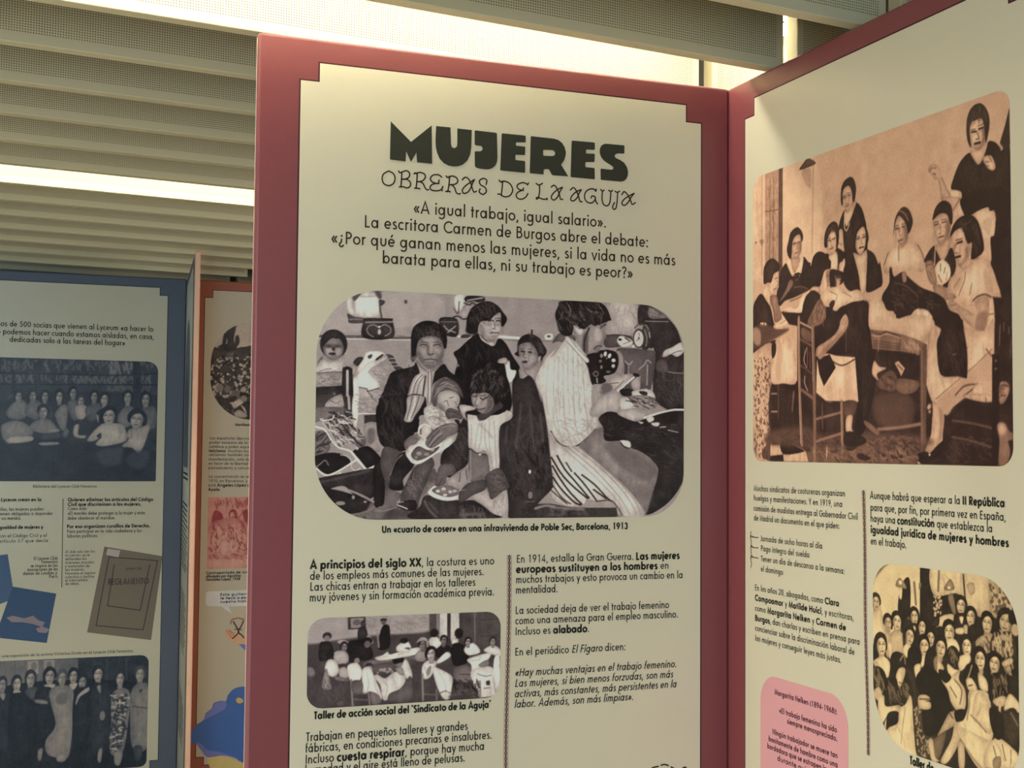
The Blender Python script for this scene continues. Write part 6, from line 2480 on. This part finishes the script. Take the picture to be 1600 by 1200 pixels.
PRINT_ROSE = """
P 150 2,4 189,1 187,247 7,244
H 95 4.1 40 80 17.5 31,21 183,16 184,46 37,45
P 88 21,98 32,63 55,69 70,92 68,139 51,151 22,133
P 82 96,75 113,57 131,69 135,105 120,116 100,104
E 170 111 89 12.9 17.7
P 78 161,69 184,64 185,141 167,105
H 85 4.7 50 60 29.2 27,115 185,117 187,247 30,245
H 190 4.1 60 50 23.4 27,115 185,117 187,247 30,245
H 85 3.5 50 120 23.4 20,68 184,70 187,247 30,245
P 150 13,127 180,120 184,331 4,327
H 85 4.6 50 60 37.0 18,146 171,129 173,251 21,267
H 190 4.6 40 100 37.0 18,146 171,129 173,251 21,267
P 170 7,266 178,260 179,326 4,324
H 110 3.7 26 20 27.7 12,266 173,269 174,288 12,285
P 180 61,221 79,193 94,249 71,277
"""
photo_print('rose_print', 0.1125, 0.9880, 0.46, 1.3170, (.001, .001, .001, .001), 0.003, 160, unit=0.001, text=PRINT_ROSE, ramp=ROSE, gain=(1.6, 1.65, 1.65), mat=M_PHOTO, parent=orange, grain=4)
lettering('print_caption', [
    ('*Contraportada de Justicia*', 0.1102, 0.3339, 0.9644),
    ('*dibujada por Agustina*', 0.1105, 0.2671, 0.9489),
    ('*González López, 1928*', 0.1099, 0.2646, 0.9340)], 0.0076, M_INK, orange)

M_BUBBLE = tint('bubble_white', (196, 192, 182), GAIN_O); M_CLOAK = tint('cloak_blue', (60, 88, 140), GAIN_O); M_CLOAK2 = tint('cloak_lilac', (96, 100, 150), GAIN_O)
M_SKIN = tint('drawn_skin', (206, 140, 108), GAIN_O); M_SKINLINE = tint('drawn_skin_line', (150, 86, 60), GAIN_O); M_SAND = tint('drawn_sand', (196, 156, 98), GAIN_O)
M_TOOL = tint('drawn_iron', (64, 52, 44), GAIN_O); M_BEAD = tint('drawn_gold', (202, 150, 84), GAIN_O)
bub = flat('speech_bubble', [[spline([(0.1103,0.8703),(0.1182,0.8839),(0.1777,0.8860),(0.2887,0.8867),(0.4200,0.8830),(0.4261,0.8565),(0.4211,0.8172),(0.3648,0.8133),(0.2252,0.8140),(0.2160,0.8115),(0.2209,0.7974),(0.2295,0.7823),(0.2117,0.7931),(0.1959,0.8029),(0.1828,0.8135),(0.1241,0.8190),(0.1111,0.8305)], True, 3)]], 0.0012, M_BUBBLE, orange)
lettering('bubble_text', [
    ('*Esta guitarrista*', 0.1763, 0.3358, 0.8638),
    ('*te lleva a escuchar*', 0.1767, 0.3548, 0.8472),
    ('*nuestra historia*', 0.1770, 0.3270, 0.8309)], 0.0076, M_INK, bub, 0.0018)
figure = flat('cloaked_figure', [[spline([(0.0473,0.2124),(0.0671,0.2613),(0.0784,0.2807),(0.1115,0.3025),(0.1200,0.3313),(0.1469,0.3527),(0.1556,0.3752),(0.1874,0.3845),(0.2104,0.3832),(0.2191,0.4086),(0.2416,0.4332),(0.2691,0.4429),(0.3062,0.4410),(0.3907,0.4086),(0.4311,0.2479),(0.3965,0.0829),(0.2894,0.0998),(0.2567,0.1205),(0.2014,0.1353),(0.1330,0.1327),(0.1052,0.1629),(0.0865,0.1916)], True, 4)]], 0.0012, M_CLOAK, orange)
flat('cloak_lining', [[spline([(0.1142,0.3023),(0.1210,0.3294),(0.1497,0.3516),(0.1584,0.3713),(0.1875,0.3808),(0.2113,0.3795),(0.2082,0.3492),(0.1793,0.3325),(0.1431,0.3162)], True, 4)]], 0.0016, M_CLOAK2, figure)
flat('cloak_lining', [[spline([(0.0800,0.2011),(0.1046,0.1931),(0.1324,0.1657),(0.1735,0.1556),(0.2103,0.1439),(0.2846,0.1093),(0.2567,0.1205),(0.2014,0.1353),(0.1330,0.1345),(0.1052,0.1629)], True, 4)]], 0.0016, M_CLOAK2, figure)
flat('skirt_hem', [[spline([(0.1331,0.1290),(0.2014,0.1316),(0.2894,0.0979),(0.4340,0.0803),(0.4365,-0.0591),(0.1318,-0.0352),(0.1480,0.0640)], True, 4)]], 0.0010, M_SAND, figure)
flat('brooch', [[spline([(0.2555,0.3826),(0.2645,0.3950),(0.2775,0.3915),(0.2888,0.3807),(0.2834,0.3699),(0.2659,0.3690)], True, 4)]], 0.0020, M_BEAD, figure)
flat('sleeve', [[spline([(0.2616,0.6454),(0.2887,0.6369),(0.3869,0.6235),(0.4259,0.5470),(0.3411,0.5695),(0.2891,0.6136)], True, 4)]], 0.0014, M_CLOAK2, figure)
hand = flat('hand', [[spline([(0.2000,0.6868),(0.2068,0.7125),(0.2143,0.7048),(0.2197,0.7139),(0.2292,0.6996),(0.2367,0.6928),(0.2505,0.6942),(0.2851,0.6789),(0.3394,0.6628),(0.3399,0.6348),(0.2747,0.6393),(0.2375,0.6483),(0.2142,0.6659)], True, 4)]], 0.0016, M_SKIN, figure)
drawn('finger_line', [[(0.2051,0.7052),(0.2231,0.6813),(0.2372,0.6668)], [(0.2161,0.7066),(0.2331,0.6856),(0.2481,0.6775)], [(0.2255,0.7007),(0.2405,0.6890)]], 0.0030, 0.0020, M_SKINLINE, hand)
drawn('compass_tool', [[(0.2376,0.7430),(0.2500,0.7221),(0.2625,0.6956),(0.2481,0.6775),(0.2353,0.6669)], [(0.2839,0.7450),(0.2732,0.7212),(0.2607,0.6956),(0.2777,0.6792),(0.2853,0.6687)]], 0.0060, 0.0024, M_TOOL, figure)
drawn('compass_arc', [[(0.2248,0.7341),(0.2319,0.7524),(0.2577,0.7590),(0.2837,0.7525)], [(0.2457,0.7074),(0.2604,0.7087),(0.2754,0.7044)]], 0.0062, 0.0022, M_SKINLINE, figure)

fin = empty('side_panel', (-1.50493, 6.03103, 0), -1.29387, label='thin panel seen edge on, its peach edge between the blue and terracotta panels', category='exhibition panel')
box('board', (0.004, 0.0, 0), (0.914, 0.022, TOP), M_PEACH, fin, 0.006, 4)
fin.children[0]['label'] = 'peach coloured board edge'
M_SLATE = plain('grey_blue_facing', srgb(88, 90, 96), 0.4, 0.4, 0.04, 40)
flat('facing', [[[(0.012, 0.02), (0.900, 0.02), (0.900, TOP - 0.012), (0.012, TOP - 0.012)]]], 0.0005, M_SLATE, fin)
flat('print_sheet', [[[(0.07, 0.10), (0.83, 0.10), (0.83, 2.238), (0.79, 2.238), (0.79, 2.2745), (0.11, 2.2745), (0.11, 2.238), (0.07, 2.238)]]], 0.0010, M_CREAM, fin)
photo_print('archive_photo', 0.12, 1.46, 0.62, 2.10, (.25, .25, .03, .03), 0.006, 62, unit=0.001, text='B 20\nE 44 250 330 180 240\nE 90 180 200 60 60\nE 84 330 240 60 70', ramp=NIGHT, gain=(2.1, 2.0, 1.9), mat=M_PHOTO, parent=fin)
rnd = random.Random(4)
marks = []
for blk, (zt, n) in enumerate(((1.43, 2), (1.30, 14), (0.92, 12), (0.5, 10))):
    for i in range(n):
        z_ = zt - i * 0.021; u_ = 0.12
        while u_ < 0.55 + 0.2 * rnd.random():
            w_ = 0.02 + 0.05 * rnd.random(); marks.append([[(u_, z_), (u_ + w_, z_), (u_ + w_, z_ + 0.008), (u_, z_ + 0.008)]]); u_ += w_ + 0.014
    flat('text_block', marks, 0.0015, M_INK, fin); marks = []
